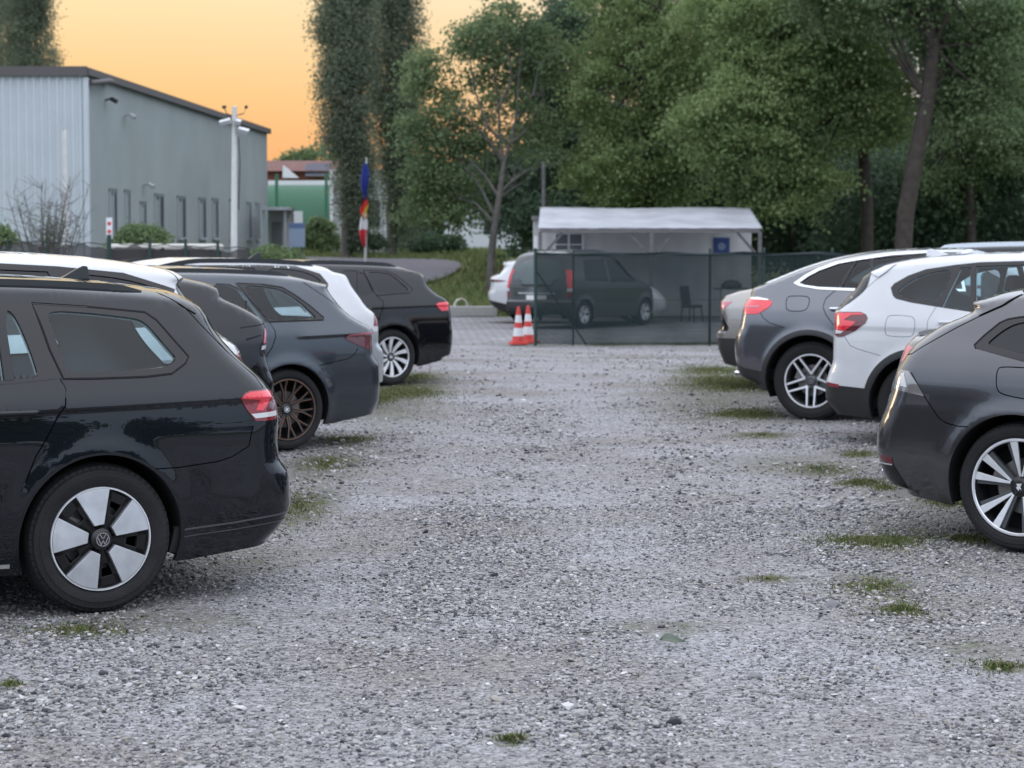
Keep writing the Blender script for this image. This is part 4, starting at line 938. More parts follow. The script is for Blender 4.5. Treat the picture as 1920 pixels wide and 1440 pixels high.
c.body(M['paint_white'], W_, [], M['lining'], 1.0); panes(c, W_, M['glass_dark'])
c.patch([(min(x, float(c.xr(z)) - .001), z) for x, z in [(.60, 1.245), (.45, 1.30), (.44, 1.29), (.60, 1.23)]], 'tailgate_gap', M['gloss_black'], .003, .006)
c.rear_patch([(-.5, 1.28), (.5, 1.28), (.42, 1.40), (-.42, 1.40)], 'rear_window', M['glass_dark']); wheels(c, 'plain', .24)

c = Car('parked_car', 'beige saloon with dark lower bumper, farthest tail of the right row', 'car', False, 30, 1462, 168,
        rear=[(.70, .30), (.83, .36), (.90, .46), (.93, .575), (.935, .61), (.88, .635), (.80, .66), (.785, .76), (.80, .90), (.815, .98), (.80, 1.02), (.77, 1.055), (.70, 1.075), (.45, 1.11), (.15, 1.20), (-.2, 1.33), (-.55, 1.405), (-.9, 1.43)],
        nroof=11, front=front(2.8, 1.43), bottom=sill(2.8, .24, .42), widths=WAGON_W, wheelbase=2.8, rw=.34, ra=.385, group=RIGHTROW, rr=.26, crown=.06)
c.fit(('P', [(1415, 536), (1362, 554), (1352, 566), (1351, 585), (1354, 600), (1352, 618), (1344, 622), (1345, 640), (1349, 660), (1358, 680)])); c.prep(.05, .022); R5 = c
W_ = [chaikin([(-1.0, 1.34), (-.5, 1.30), (-.05, 1.16), (-.1, 1.08), (-1.0, 1.03)], 2)]
cp = [(1.2, .575), (.5, .575), (.5, .1), (1.2, .1)]
c.body(M['paint_sand'], W_, [('bumper_cladding', cp, M['plastic'])], M['lining'], .98); panes(c, W_, M['glass_dark'])
P_ = lambda z, pts, y=.70: [(min(x, float(c.xr(zz)) - .003), zz) for x, zz in c.un(z, pts, y)]
c.patch([(.60, .66), (.79, .64), (.79, .80), (.74, .86), (.70, .80)], 'bumper_vent', M['gloss_black'], .004, .01, smoothit=1)
c.patch([(min(x, float(c.xr(z)) - .003), z) for x, z in [(.60, .99), (.81, .985), (.82, .90), (.70, .91)]], 'taillight', M['pink_lens'], .004, .01); wheels(c, 'plain', .235)

c = Car('parked_car', 'dark SUV with roof rails whose roof shows at the back of the right row', 'car', False, 30, 1805, 150,
        rear=[(.80, .30), (.88, .45), (.88, .70), (.86, .95), (.78, 1.1), (.62, 1.4), (.56, 1.55), (.57, 1.62), (.50, 1.66), (.2, 1.69), (-.3, 1.71), (-.9, 1.72)],
        nroof=7, front=front(2.7, 1.72), bottom=sill(2.7, .25), widths=SUV_W, wheelbase=2.7, rw=.35, ra=.40, group=RIGHTROW, rr=.2, zoff=-.05)
c.prep(.06, .03); R7 = c
W_ = [chaikin([(.45, 1.5), (-1.0, 1.58), (-1.0, 1.15), (.5, 1.15)], 2)]
c.body(M['paint_black'], W_, [], M['lining'], 1.0); panes(c, W_, M['glass_dark']); c.rail(-1.7, .45, .52, .05, .03, M['chrome_satin']); wheels(c, 'plain', .23)
# ------------------------------------------------------------------ van and white SUV in the yard, behind the netting fence
c = Car('parked_van', 'grey van with tall tail lamps behind the traffic cones, half hidden by netting', 'van', False, -56, 1092, 76,
        rear=[(.58, .32), (.66, .38), (.68, .48), (.67, .60), (.63, .66), (.62, .90), (.595, 1.10), (.53, 1.40), (.44, 1.62), (.36, 1.74), (.20, 1.80), (-.2, 1.83), (-.9, 1.84)], nroof=9,
        front=[(-3.35, .24), (-3.47, .42), (-3.46, .60), (-3.38, .85), (-2.95, 1.06), (-2.55, 1.15), (-1.95, 1.60), (-1.6, 1.75), (-.9, 1.84)], bottom=sill(2.70, .25), widths=[(.15, .86), (.35, .89), (.60, .905), (.9, .905), (1.1, .89), (1.3, .84), (1.6, .75), (1.75, .69), (1.9, .62)],
        wheelbase=2.70, rw=.32, ra=.365, rr=.16, nr=3.5, crown=.11, depth=51.5, zoff=-.3)
c.prep(.05, .025)
W_ = [[(-1.02, 1.62), (-.15, 1.60), (.0, 1.12), (-1.02, 1.08)], [(-1.1, 1.62), (-1.1, 1.07), (-2.25, 1.05), (-1.75, 1.55)]]
c.body(mat('van_grey_paint', (.06, .063, .063), .4, .4, .8), W_, [('rear_bumper', [(1, .1), (1, .62), (.37, .62), (.37, .1)], M['plastic'])], M['lining'], 1.0); panes(c, W_, M['glass_dark'])
c.rear_patch(chaikin([(-.66, 1.02), (.66, 1.02), (.60, 1.60), (-.60, 1.60)], 1), 'rear_window', mat('grey_glass', (.10, .125, .125), .15))
c.rear_patch([(-.42, .985), (.42, .985), (.42, 1.025), (-.42, 1.025)], 'door_grip', M['gloss_black'], .02)
c.rear_patch([(-.27, .66), (.27, .66), (.27, .77), (-.27, .77)], 'number_plate', M['plate'], .012)
c.rear_patch([(-.5, .80), (.5, .80), (.5, .83), (-.5, .83)], 'tailgate_strip', M['chrome_satin'], .012)
c.patch([(.40, 1.36), (.50, 1.37), (.555, 1.10), (.57, .93), (.45, .95)], 'taillight', M['red_bright'], .006, .02)
c.patch([(.45, .95), (.57, .93), (.58, .86), (.47, .86)], 'indicator_lamp', M['white_lens'], .006, .02)
c.patch([(.47, .86), (.58, .86), (.585, .72), (.49, .74)], 'reflector', M['red_lens'], .006, .02)
c.rail(-1.6, .1, .58, .05, .03); wheels(c, 'plain', .20); c.root.scale = (1.07, 1.07, 1.03)

c = Car('parked_car', 'white SUV with tail spoiler and black lower bumper, standing behind the grey van', 'car', False, 0, 980, 72,
        rear=[(.78, .42), (.86, .52), (.90, .64), (.91, .75), (.86, .86), (.84, 1.0), (.86, 1.12), (.84, 1.17), (.70, 1.24), (.50, 1.46), (.52, 1.52), (.50, 1.56), (.20, 1.62), (-.3, 1.66), (-.95, 1.67)], nroof=11,
        front=front(2.87, 1.67, ax=-.95, hood=1.12), bottom=sill(2.87, .27, .46), widths=SUV_W, wheelbase=2.87, rw=.37, ra=.42, rr=.22, depth=55.2, zoff=-.3)
c.prep(.05, .025)
W_ = [chaikin([(.35, 1.42), (-.3, 1.52), (-1.0, 1.55), (-1.0, 1.18), (.1, 1.18)], 1), [(-1.08, 1.54), (-1.08, 1.17), (-2.2, 1.14), (-1.7, 1.46)]]
c.body(M['paint_white'], W_, [('bumper_cladding', [(1, .62), (.3, .46), (.3, .1), (1, .1)], M['plastic'])], M['lining'], 1.05); panes(c, W_, M['glass_dark'])
c.patch([(.44, 1.46), (.52, 1.43), (.68, 1.26), (.60, 1.24)], 'rear_window', M['gloss_black'], .004, .008)
c.rear_patch([(-.5, 1.24), (.5, 1.24), (.42, 1.46), (-.42, 1.46)], 'rear_glass', M['glass_dark'], .01)
c.patch([(.40, 1.08), (.62, 1.12), (.85, 1.12), (.85, 1.06), (.60, 1.05)], 'taillight', M['red_deep'], .006, .02); wheels(c, 'plain', .25)

# ------------------------------------------------------------------ traffic cones
M['cone_red'] = mat('cone_red', (.62, .06, .05), .5); M['cone_white'] = mat('cone_white', (.75, .75, .76), .5); 
def cone(px, py, label, rz):
    p = ground(px, py); t = thing('traffic_cone', label, 'traffic cone', p, rz, 'traffic cones at the end of the netting fence')
    b = MB(); b.box((0, 0, .02), (.36, .36, .04)); b.box((0, 0, .05), (.30, .30, .03)); b.build('base', M['cone_red'], t, bevel=.012)
    H_ = .75; rad = lambda z: .135 - .105 * (z / H_)
    for nm, a, e, m in (('body', .05, .17, 'cone_red'), ('reflective_band', .17, .33, 'cone_white'), ('body', .33, .44, 'cone_red'), ('reflective_band', .44, .585, 'cone_white'), ('body', .585, H_, 'cone_red')):
        b = MB(); prof = [(rad(a), a), (rad(e), e)] + ([(rad(e) - .01, e + .005), (0, e + .005)] if e == H_ else [])
        b.lathe(prof, 24, 'z'); b.build(nm, M[m], t, smooth=40)
cone(972, 646, 'red and white traffic cone standing farther from the fence post', .2)
cone(990, 643, 'red and white traffic cone standing right against the fence post', .5)

# ------------------------------------------------------------------ green netting fence (right)
M['fence_green'] = mat('fence_green', (.018, .045, .038), .5)
def net_mat(name, col, dens_):
    m = bpy.data.materials.new(name); m.use_nodes = True; nt = m.node_tree; nt.nodes.clear()
    o = nt.nodes.new('ShaderNodeOutputMaterial'); tr = nt.nodes.new('ShaderNodeBsdfTransparent'); df = nt.nodes.new('ShaderNodeBsdfDiffuse'); df.inputs['Color'].default_value = (*col, 1)
    mx = nt.nodes.new('ShaderNodeMixShader'); tc = nt.nodes.new('ShaderNodeTexCoord'); n = nt.nodes.new('ShaderNodeTexNoise'); n.inputs['Scale'].default_value = 1.2
    mr = nt.nodes.new('ShaderNodeMapRange'); mr.inputs['From Min'].default_value = .3; mr.inputs['From Max'].default_value = .7; mr.inputs['To Min'].default_value = dens_ - .05; mr.inputs['To Max'].default_value = dens_ + .05
    nt.links.new(tc.outputs['Object'], n.inputs['Vector']); nt.links.new(n.outputs['Fac'], mr.inputs['Value']); nt.links.new(mr.outputs[0], mx.inputs['Fac'])
    nt.links.new(tr.outputs[0], mx.inputs[1]); nt.links.new(df.outputs[0], mx.inputs[2]); nt.links.new(mx.outputs[0], o.inputs['Surface']); return m
M['net'] = net_mat('green_netting_cloth', (.027, .040, .040), .79)
M['net_old'] = net_mat('grey_netting_cloth', (.07, .065, .065), .80)
FY = 41.6
def fx(px, Y): return (px - 960) / F * Y
f0 = fx(1003, FY); zt = 1.54; zb_ = -.29
t = thing('netting_fence', 'dark green netting fence on steel posts in front of the white canopy office', 'fence', (f0, FY, zb_))
def cloth(x0, x1, z0, z1, seed, nx=60, nz=10):
    r_ = np.random.default_rng(seed); ph = r_.uniform(0, 6, 4); V = []; 
    for i in range(nx + 1):
        x = x0 + (x1 - x0) * i / nx
        for k in range(nz + 1):
            q = k / nz; sag = -.035 * abs(math.sin(x * 2.2 + ph[0])) * q
            V.append((x, .03 * math.sin(x * 3 + ph[1]) * math.sin(q * 3.1) + .015 * math.sin(x * 9 + ph[2]), z0 + (z1 - z0) * q + sag))
    Fc = [(i * (nz + 1) + k, (i + 1) * (nz + 1) + k, (i + 1) * (nz + 1) + k + 1, i * (nz + 1) + k + 1) for i in range(nx) for k in range(nz)]
    return V, Fc
b = MB(); b.add(*cloth(.03, fx(1990, FY) - f0, .03, zt - zb_, 3, 140)); b.build('netting', M['net'], t, smooth=True, fixn=False)
b = MB(); V, Fc = cloth(.03, fx(1990, FY) - f0, zt - zb_ - .07, zt - zb_ + .01, 3, 140, 2); b.add([(x, y - .012, z) for x, y, z in V], Fc); b.build('top_hem', mat('hem_green', (.02, .034, .034), .8), t, smooth=True, fixn=False)
for px, rr_ in ((1004, .034), (1075, .018), (1331, .026), (1432, .026), (1560, .026), (1700, .026), (1850, .026)):
    b = MB(); x = fx(px, FY) - f0; b.tube([(x, .04, 0), (x, .04, zt - zb_ + .06)], rr_, 10); b.lathe([(0, zt - zb_ + .085), (rr_, zt - zb_ + .065), (rr_, zt - zb_ + .05)], 10, 'z', (x, .04, 0)); b.build('post', M['fence_green'], t, smooth=40)
b = MB(); b.tube([(.0, .06, 1.5), (fx(1100, FY) - f0, .3, .02)], .016, 8); b.build('brace', M['fence_green'], t, smooth=40)
b = MB(); b.tube([(0, .045, 1.80), (fx(1990, FY) - f0, .045, 1.79)], .008, 6); b.tube([(0, .045, .9), (fx(1990, FY) - f0, .045, .9)], .004, 6); b.build('tension_wire', M['fence_green'], t)

# ------------------------------------------------------------------ white office with canopy
CY = 57.0; cs = F / CY
def X(px, Y): return (px - 960) / F * Y
def Z(py, Y): return at(960, py, Y).z
wm = mat('white_panel', (.62, .61, .60), .6, noise=.05, nscale=1.5)
ob = thing('office_cabin', 'white cabin office under the pale canopy, with a barred window and a blue notice', 'office', (X(1210, 61), 62.2, -.3))
ox, oy = X(1210, 61), 62.2
b = MB(); x0, x1 = X(1001, 61) - ox, X(1408, 61) - ox
n = int((x1 - x0) / .12)
V = []; 
for i in range(n + 1):
    x = x0 + (x1 - x0) * i / n; d = -1.2 + (.012 if i % 4 in (1, 2) else 0); V += [(x, d, 0), (x, d, 2.75)]
b.add(V, [(2 * i, 2 * i + 2, 2 * i + 3, 2 * i + 1) for i in range(n)])
b.box(((x0 + x1) / 2, .05, 1.375), (x1 - x0, 2.42, 2.75)); b.build('wall', wm, ob)
b = MB(); b.box(((x0 + x1) / 2, 0, 2.80), (x1 - x0 + .1, 2.7, .1)); b.build('roof', mat('grey_roof_sheet', (.2, .2, .21), .6), ob)
wy = -1.215; wx0, wx1 = X(1040, 61) - ox, X(1092, 61) - ox; wz0, wz1 = .95, Z(428, 61) + .3
b = MB(); b.box(((wx0 + wx1) / 2, wy, (wz0 + wz1) / 2), (wx1 - wx0 + .1, .05, wz1 - wz0 + .1)); fr = b.build('window', M['cone_white'], ob)
for i in range(2):
    b = MB(); xm = wx0 + (wx1 - wx0) * (i + .5) / 2; b.box((xm, wy - .028, (wz0 + wz1) / 2), ((wx1 - wx0) / 2 - .06, .01, wz1 - wz0)); b.build('pane', mat('window_grey', (.12, .13, .14), .15), fr)
b = MB()
for k in range(5): b.box(((wx0 + wx1) / 2, wy - .05, wz0 + (wz1 - wz0) * (k + .5) / 5), (wx1 - wx0, .02, .03))
b.build('window_bars', M['cone_white'], fr)
b = MB(); b.box((X(1352, 61) - ox, wy, Z(462, 61) + .3), (.46, .03, .5)); nb = b.build('notice_board', mat('notice_blue', (.03, .07, .22), .5), ob)
b = MB(); b.lathe([(0, -.02), (.11, -.02), (.11, 0)], 20, 'y', (X(1352, 61) - ox, wy, Z(462, 61) + .3)); b.build('emblem', mat('notice_pale', (.22, .27, .38), .5), nb)
ca = thing('canopy', 'pale translucent sheet canopy on timber posts in front of the white cabin', 'canopy', (X(1218, CY), CY, -.3))
cx = X(1218, CY); roofm = mat('canopy_sheet', (.40, .41, .44), .6, noise=.18, nscale=1.1, bump=.2, bscale=4)
xa, xb_ = X(1009, CY) - cx, X(1428, CY) - cx; xc, xd = X(1013, 61) - cx, X(1404, 61) - cx
ze = Z(427, CY) + .3; zr_ = Z(388, 61) + .3 - .02
V = []; nx, ny = 64, 8
for i in range(nx + 1):
    u = i / nx
    for k in range(ny + 1):
        v = k / ny; x = (xa + (xb_ - xa) * u) * (1 - v) + (xc + (xd - xc) * u) * v
        V.append((x, 4.0 * v, ze + (zr_ - ze) * v + .004 * math.sin(u * 70) + .015 * math.sin(u * 9 + 1) * v - .04 * math.sin(math.pi * v) * abs(math.sin(u * math.pi * 5))))
b = MB(); b.add(V, [(i * (ny + 1) + k, (i + 1) * (ny + 1) + k, (i + 1) * (ny + 1) + k + 1, i * (ny + 1) + k + 1) for i in range(nx) for k in range(ny)])
o = b.build('roof', roofm, ca, smooth=True, fixn=False); so = o.modifiers.new('thickness', 'SOLIDIFY'); so.thickness = .02
tim = mat('grey_timber', (.13, .125, .125), .8, noise=.2)
b = MB(); b.box(((xa + xb_) / 2, .05, ze - .07), (xb_ - xa - .1, .09, .13)); b.build('eave_beam', tim, ca)
for px in (1013, 1221, 1424):
    x = X(px, CY) - cx; b = MB(); b.box((x, .05, (ze - .1) / 2), (.10, .10, ze - .1)); b.build('post', tim, ca)
    for sg in ((1,) if px == 1013 else (-1,) if px == 1424 else (-1, 1)):
        b = MB(); b.tube([(x + sg * .05, .05, ze - .75), (x + sg * .62, .05, ze - .1)], .04, 4); b.build('brace', tim, ca)
b = MB(); b.box((X(1005, CY) - cx, .2, 1.75), (.10, .10, 1.0)); b.build('downpipe', M['cone_white'], ca)
for px, top, lab in ((1019, 305, 'thin grey pole rising behind the left end of the canopy'), (1401, 308, 'thin grey pole rising behind the right end of the canopy')):
    x = X(px, 66); h = Z(top, 66) + .3; b = MB(); b.tube([(0, 0, 0), (0, 0, h)], [.075, .06], 10); b.lathe([(0, h + .03), (.065, h + .01), (.065, h - .03)], 10, 'z')
    o = b.build('utility_pole', tim, smooth=40); o.location = (x, 66, -.3); tag(o, lab, 'pole', 'poles behind the canopy')
# yard furniture seen dimly through the netting
p = Vector((X(1297, 56), 56, -.3)); t = thing('office_chair', 'black chair standing on the yard behind the netting', 'chair', p, .9); t.scale = (.88, .88, .82)
b = MB(); b.box((0, 0, .50), (.50, .48, .09)); b.build('seat', M['seat'], t, bevel=.03); b = MB(); b.box((0, .24, .85), (.46, .07, .6), rx=-.15); b.build('backrest', M['seat'], t, bevel=.03)
for sx in (-1, 1):
    for sy in (-1, 1): b = MB(); b.tube([(sx * .2, sy * .2, .48), (sx * .24, sy * .24, 0)], .02, 6); b.build('leg', M['dark'], t)
p = Vector((X(1368, 57), 56.6, -.3)); t = thing('barbecue', 'pale cabinet with a dark lidded barbecue on top under the canopy', 'barbecue', p)
b = MB(); b.box((0, 0, .42), (.55, .5, .84)); b.build('cabinet', mat('cabinet_grey', (.42, .42, .42), .6), t, bevel=.02)
b = MB(); b.lathe([(0, 1.10), (.16, 1.07), (.27, .98), (.28, .93), (.26, .86), (0, .84)], 24, 'z'); b.build('lid', M['plastic'], t, smooth=50); b = MB(); b.box((0, 0, .86), (.95, .35, .03)); b.build('side_shelf', M['plastic'], t)
# white hose coil lying on its edge by the bank
p = ground(866, 588); b = MB(); V = []
for q in range(3):
    pts = [(.20 * math.cos(a), .03 * q + .01 * a / 6.3, .20 * math.sin(a) + .225) for a in np.linspace(0, 2 * math.pi, 25)]; b.tube(pts, .024, 8)
o = b.build('hose_coil', mat('hose_white', (.55, .53, .47), .5), smooth=60); o.location = p; o.rotation_euler = (-.12, 0, .5); tag(o, 'pale coiled hose standing at the foot of the grass bank', 'hose')

# ------------------------------------------------------------------ hall on the left
HX, HY = fx(165, 58.8), 58.8; EX, EY = fx(503, 88.), 88.
hall = thing('industrial_hall', 'long hall with pale corrugated front and grey-green rendered side with narrow windows', 'hall', (HX, HY, -.3))
side = Vector((EX - HX, EY - HY, 0)); Ls = side.length; su = side.normalized(); sn = Vector((su.y, -su.x, 0))
zt0 = at(165, 138, HY).z + .3; 
cor = mat('pale_corrugated_metal', (.52, .56, .59), .5, .1, noise=.05, nscale=.8); ren = mat('grey_green_render', (.30, .335, .335), .85, noise=.08, nscale=.5, bump=.1, bscale=30)
capm = mat('dark_roof_edge', (.10, .092, .09), .6)
b = MB(); V = []; pitch = .212; n = int(22 / pitch * 4)
for i in range(n + 1):
    x = -i * pitch / 4; d = (0, 0, -.045, -.045)[i % 4]; V += [(x, d, 0), (x, d, zt0 - .02)]
b.add(V, [(2 * i, 2 * i + 1, 2 * i + 3, 2 * i + 2) for i in range(n)]); b.build('corrugated_front', cor, hall, fixn=False)
b = MB(); q = [Vector((0.01, .01, 0)), Vector((0.01, .01, zt0))]; e = su * Ls
V = [(0, .0, 0), e, (e.x, e.y, zt0), (0, 0, zt0), (-22, .02, 0), (-22, .02, zt0), (-22, Ls, 0), (-22, Ls, zt0)]
b.add(V, [(0, 1, 2, 3), (0, 3, 5, 4), (4, 5, 7, 6), (1, 6, 7, 2), (3, 2, 7, 5)]); b.build('wall', ren, hall)
b = MB(); b.box((-11 + .03, -.06, zt0 + .06), (22.1, .18, .26)); b.build('roof_edge', capm, hall)
ang = math.atan2(su.y, su.x); b = MB(); m_ = su * Ls / 2 + sn * .05; b.box((m_.x, m_.y, zt0 + .05), (Ls + .2, .22, .20), rz=ang); b.build('roof_edge', capm, hall)
b = MB(); b.box((.02, -.0, zt0 / 2), (.14, .14, zt0 - .2)); b.build('corner_trim', cor, hall)
b = MB(); b.tube([sn * .12 + su * .1 + Vector((0, 0, zt0 - .25)), sn * .35 + su * 1.3 + Vector((0, 0, zt0 - .1)), sn * .2 + su * 2.2 + Vector((0, 0, zt0 - .05))], .08, 8); b.build('gutter_elbow', capm, hall, smooth=50)
def onside(px, py):                                   # pixel ray meets the rendered wall
    r = pray(px, py); o2 = Vector((HX, HY, 0)); k = (sn.x * HX + sn.y * HY) / (sn.x * r[0] + sn.y * r[1]); P = Vector((r[0] * k, r[1] * k, CH + r[2] * k))
    return (P - o2).dot(su), P.z + .3
wfr = mat('window_frame_white', (.36, .39, .41), .5); wgl = mat('hall_glass', (.03, .036, .04), .45, spec=.2); wbl = mat('window_blind', (.25, .28, .30), .7); wsh = mat('lintel_shading', (.15, .17, .175), .8)  # last material: wall tone darkened to imitate shading over the windows
for (xa_, xb2, ya, yb) in ((204, 218, 359, 449), (233, 243, 361, 446), (262, 273, 383, 446), (289, 306, 368, 447), (332, 347, 372, 447), (372, 385, 375, 447), (397, 408, 376, 447), (430, 437, 378, 447), (462, 470, 383, 448), (479, 485, 384, 449)):
    s0, z1 = onside(xa_, ya); s1, _ = onside(xb2, ya); _, z0 = onside(xa_, yb); w = s1 - s0
    def bx(sa, sb, za, zb2, d0, d1):
        c_ = su * ((sa + sb) / 2) + sn * ((d0 + d1) / 2); b.box((c_.x, c_.y, (za + zb2) / 2), (sb - sa, abs(d1 - d0), zb2 - za), rz=ang)
    b = MB(); bx(s0, s0 + .07, z0, z1, -.05, .06); bx(s1 - .07, s1, z0, z1, -.05, .06); bx(s0, s1, z0 - .05, z0 + .03, -.05, .09); bx(s0 + w * .45, s0 + w * .45 + .06, z0, z1, -.05, .05); win = b.build('window', wfr, hall)
    b = MB(); bx(s0 + .05, s1 - .05, z0, z1, .0, .02); b.build('pane', wgl, win)
    b = MB(); bx(s0 - .04, s1 + .04, z1, z1 + .10, -.02, .03); b.build('shaded_lintel', wsh, win)  # strip over the window, its soft shading painted into the colour
    b = MB(); bx(s0 + .02, s0 + w * .42, z0 + .05, z1 - .1, .02, .03); b.build('blind', wbl, win)
for px, py, m2 in ((197, 188, 'plastic'), (232, 218, 'paint_silver'), (268, 348, 'paint_silver')):
    s_, z_ = onside(px, py); c_ = su * s_; b = MB(); b.tube([c_ + Vector((0, 0, z_)), c_ + sn * .2 + Vector((0, 0, z_ + .06))], .03, 6); d_ = c_ + sn * .26; b.box((d_.x, d_.y, z_), (.22, .18, .12), rz=ang, rx=.5); b.build('floodlight', M[m2], hall, bevel=.02)
# poles by the hall
pm_ = mat('white_pole', (.62, .62, .60), .5, noise=.06)
def pole(px, ptop, Y, r0, r1, label, name='lamp_post', cat='lamp post', z0=-.3, lean=0.):
    x = X(px, Y); h = Z(ptop, Y) - z0; t = thing(name, label, cat, (x, Y, z0)); b = MB(); b.tube([(0, 0, 0), (lean, 0, h)], [r0, r1], 16); b.lathe([(0, h + .02), (r1, h)], 16, 'z', (lean, 0, 0)); b.build('pole', pm_, t, smooth=50); return t, h
t, h = pole(438, 200, 50., .088, .055, 'tall white lamp post with floodlights and two small cameras, before the hall', lean=.06)
for dx, dz, w in ((-.20, -.36, .26), (.22, -.56, .26), (.10, -.36, .14)):
    b = MB(); b.tube([(.05, 0, h + dz - .05), (.05 + dx * .6, -.05, h + dz)], .018, 6); b.box((.05 + dx, -.08, h + dz), (w, .2, .10), ry=.25 * (1 if dx > 0 else -1), rx=.3); b.build('floodlight', M['paint_silver'], t, bevel=.015)
for dx in (-.22, .28):
    b = MB(); b.tube([(.05, 0, h - .22), (.05 + dx * .8, 0, h - .16), (.05 + dx, 0, h - .02)], .012, 6); b.tube([(.05 + dx, .05, h), (.05 + dx * 1.05, -.1, h - .02)], .04, 8); b.build('camera', M['plastic'], t)
b = MB(); b.tube([(.14, .05, h - .7), (.17, .05, h - 1.3), (.13, .05, h - 2.4)], .012, 6); b.build('cable', M['plastic'], t)
t, h = pole(126, 246, 57., .075, .065, 'slim white post standing in front of the corrugated hall front', 'post', 'post')
# red and white notice on a post
t = thing('warning_sign', 'narrow white sign with red marks on the fence by the hall corner', 'sign', (X(207, 46), 46, .2)); zz = Z(428, 46) - .2
b = MB(); b.tube([(0, .03, 0), (0, .03, zz + .1)], .025, 8); b.build('post', M['plastic'], t); b = MB(); b.box((0, 0, zz), (.13, .02, .46)); sg_ = b.build('panel', M['cone_white'], t)
b = MB()
for k in (.1, -.07): b.lathe([(0, -.014), (.042, -.014), (.042, 0)], 16, 'y', (0, 0, zz + k))
b.build('mark', M['cone_red'], sg_)
# wire fence with grey netting on the left
LY = 46.; t = thing('wire_fence', 'low wire fence hung with sagging grey-brown netting before the hall', 'fence', (X(-60, LY), LY, -.3)); lx = X(-60, LY)
b = MB(); V = []; n = 120; xe = X(470, LY) - lx
for i in range(n + 1):
    x = xe * i / n; zt_ = Z(449 + 16 * (i / n), LY) + .3; sagp = .10 * abs(math.sin(x * 2.6)) + .02 * math.sin(x * 17)
    for k in range(6): V.append((x, .03 * math.sin(x * 4 + k), (zt_ - sagp) * k / 5))
b.add(V, [(i * 6 + k, i * 6 + 6 + k, i * 6 + 7 + k, i * 6 + 1 + k) for i in range(n) for k in range(5)]); b.build('netting', M['net_old'], t, smooth=True, fixn=False)
for px, top, r_ in ((18, 446, .02), (90, 448, .02), (207, 440, .05), (283, 446, .035), (350, 448, .035), (410, 450, .035)):
    x = X(px, LY) - lx; b = MB(); b.tube([(x, -.05, 0), (x, -.05, Z(top, LY) + .3)], r_, 8); b.build('post', M['fence_green'], t)
b = MB(); b.tube([(X(283, LY) - lx, -.05, 1.9), (X(245, LY) - lx, -.05, .3)], .02, 6); b.build('brace', M['fence_green'], t)
b = MB(); b.tube([(i * xe / 40, -.02, Z(447 + 16 * i / 40, LY) + .3 - .04 * abs(math.sin(i * .9))) for i in range(41)], .012, 5); b.build('top_wire', M['plastic'], t)
# long pale trailer cover behind that fence
t = thing('covered_trailer', 'long flat trailer under a cream cover behind the wire fence', 'trailer', (X(315, 49.5), 49.5, -.3)); zc = Z(459, 49.5) + .3
b = MB()
for k in range(2): b.box((-.62 + 1.24 * k, 0, zc - .05), (1.2, 1.5, .14))
b.build('cover', mat('cream_cover', (.62, .60, .54), .5), t, bevel=.06); b = MB(); b.box((0, 0, zc - .3), (2.3, 1.4, .36)); b.build('bed', M['plastic'], t)
for sx in (-1, 1): b = MB(); b.lathe([(.0, -.09), (.32, -.09), (.32, .09), (0, .09)], 20, 'y', (.2, sx * .75, .32)); b.build('wheel', M['rubber'], t)
b = MB(); b.box((0, 0, .7), (1.9, 1.0, .7)); b.build('frame', M['dark'], t)

# ------------------------------------------------------------------ far centre: house, tank, white building, signs
BY = 130.; g0 = 1.6
brick = mat('red_brick', (.24, .085, .065), .85, noise=.2, nscale=3); tile = mat('red_roof_tiles', (.15, .065, .055), .8, noise=.2, nscale=2)
t = thing('brick_house', 'red brick house with a white gable between the hall and the tall poplars', 'house', (X(565, BY), BY, g0)); hx_ = X(565, BY)
zz = lambda py, Y=BY: Z(py, Y) - g0
b = MB(); b.box((0, 4.1, zz(318) / 2), (X(640, BY) - X(480, BY), 6, zz(318))); b.build('wall', brick, t)
b = MB(); xl, xr2 = X(480, BY) - hx_, X(645, BY) - hx_; b.add([(xl, .6, zz(320)), (xr2, .6, zz(320)), (xr2, 4, zz(296)), (xl, 4, zz(296)), (xr2, 7.4, zz(320)), (xl, 7.4, zz(320))], [(0, 1, 2, 3), (3, 2, 4, 5), (1, 4, 2), (0, 3, 5)]); b.build('roof', tile, t)
b = MB(); b.prism([(X(530, BY) - hx_, zz(333)), (X(561, BY) - hx_, zz(333)), (X(531, BY) - hx_, zz(309))], lambda a, c_, d: (a, .4 + d, c_), .3); b.build('gable', M['cone_white'], t)
b = MB(); b.box((X(595, BY) - hx_, .9, zz(318)), (X(618, BY) - X(572, BY), .1, .9), rx=-.5); b.build('roof_panels', mat('slate_panel', (.12, .12, .15), .4), t)
TY = 115.; gr = mat('green_cover', (.022, .105, .052), .6); grd = mat('dark_green_cover', (.022, .115, .07), .7)
t = thing('storage_hall', 'low green covered storage hall with a pale top band, in front of the brick house', 'storage hall', (X(560, TY), TY, 1.5)); tx = X(560, TY)
za, zb3 = Z(336, TY) - 1.5, Z(412, TY) - 1.5; xl, xr2 = X(490, TY) - tx, X(619, TY) - tx
b = MB(); V = []; nn = 20; z0, z1 = 0., Z(343, TY) - 1.5
for i in range(nn + 1):
    a_ = math.pi / 2 * i / nn; V += [(xl, 3.5 - 3.2 * math.cos(a_), z0 + (z1 - z0) * math.sin(a_)), (xr2, 3.5 - 3.2 * math.cos(a_), z0 + (z1 - z0) * math.sin(a_))]
b.add(V, [(2 * i, 2 * i + 1, 2 * i + 3, 2 * i + 2) for i in range(nn)]); b.build('cover', gr, t, smooth=True, fixn=False)
b = MB(); b.box(((xl + xr2) / 2, 3.8, (z1 + za) / 2), (xr2 - xl, .4, za - z1 + .1)); b.build('top_band', M['cone_white'], t)
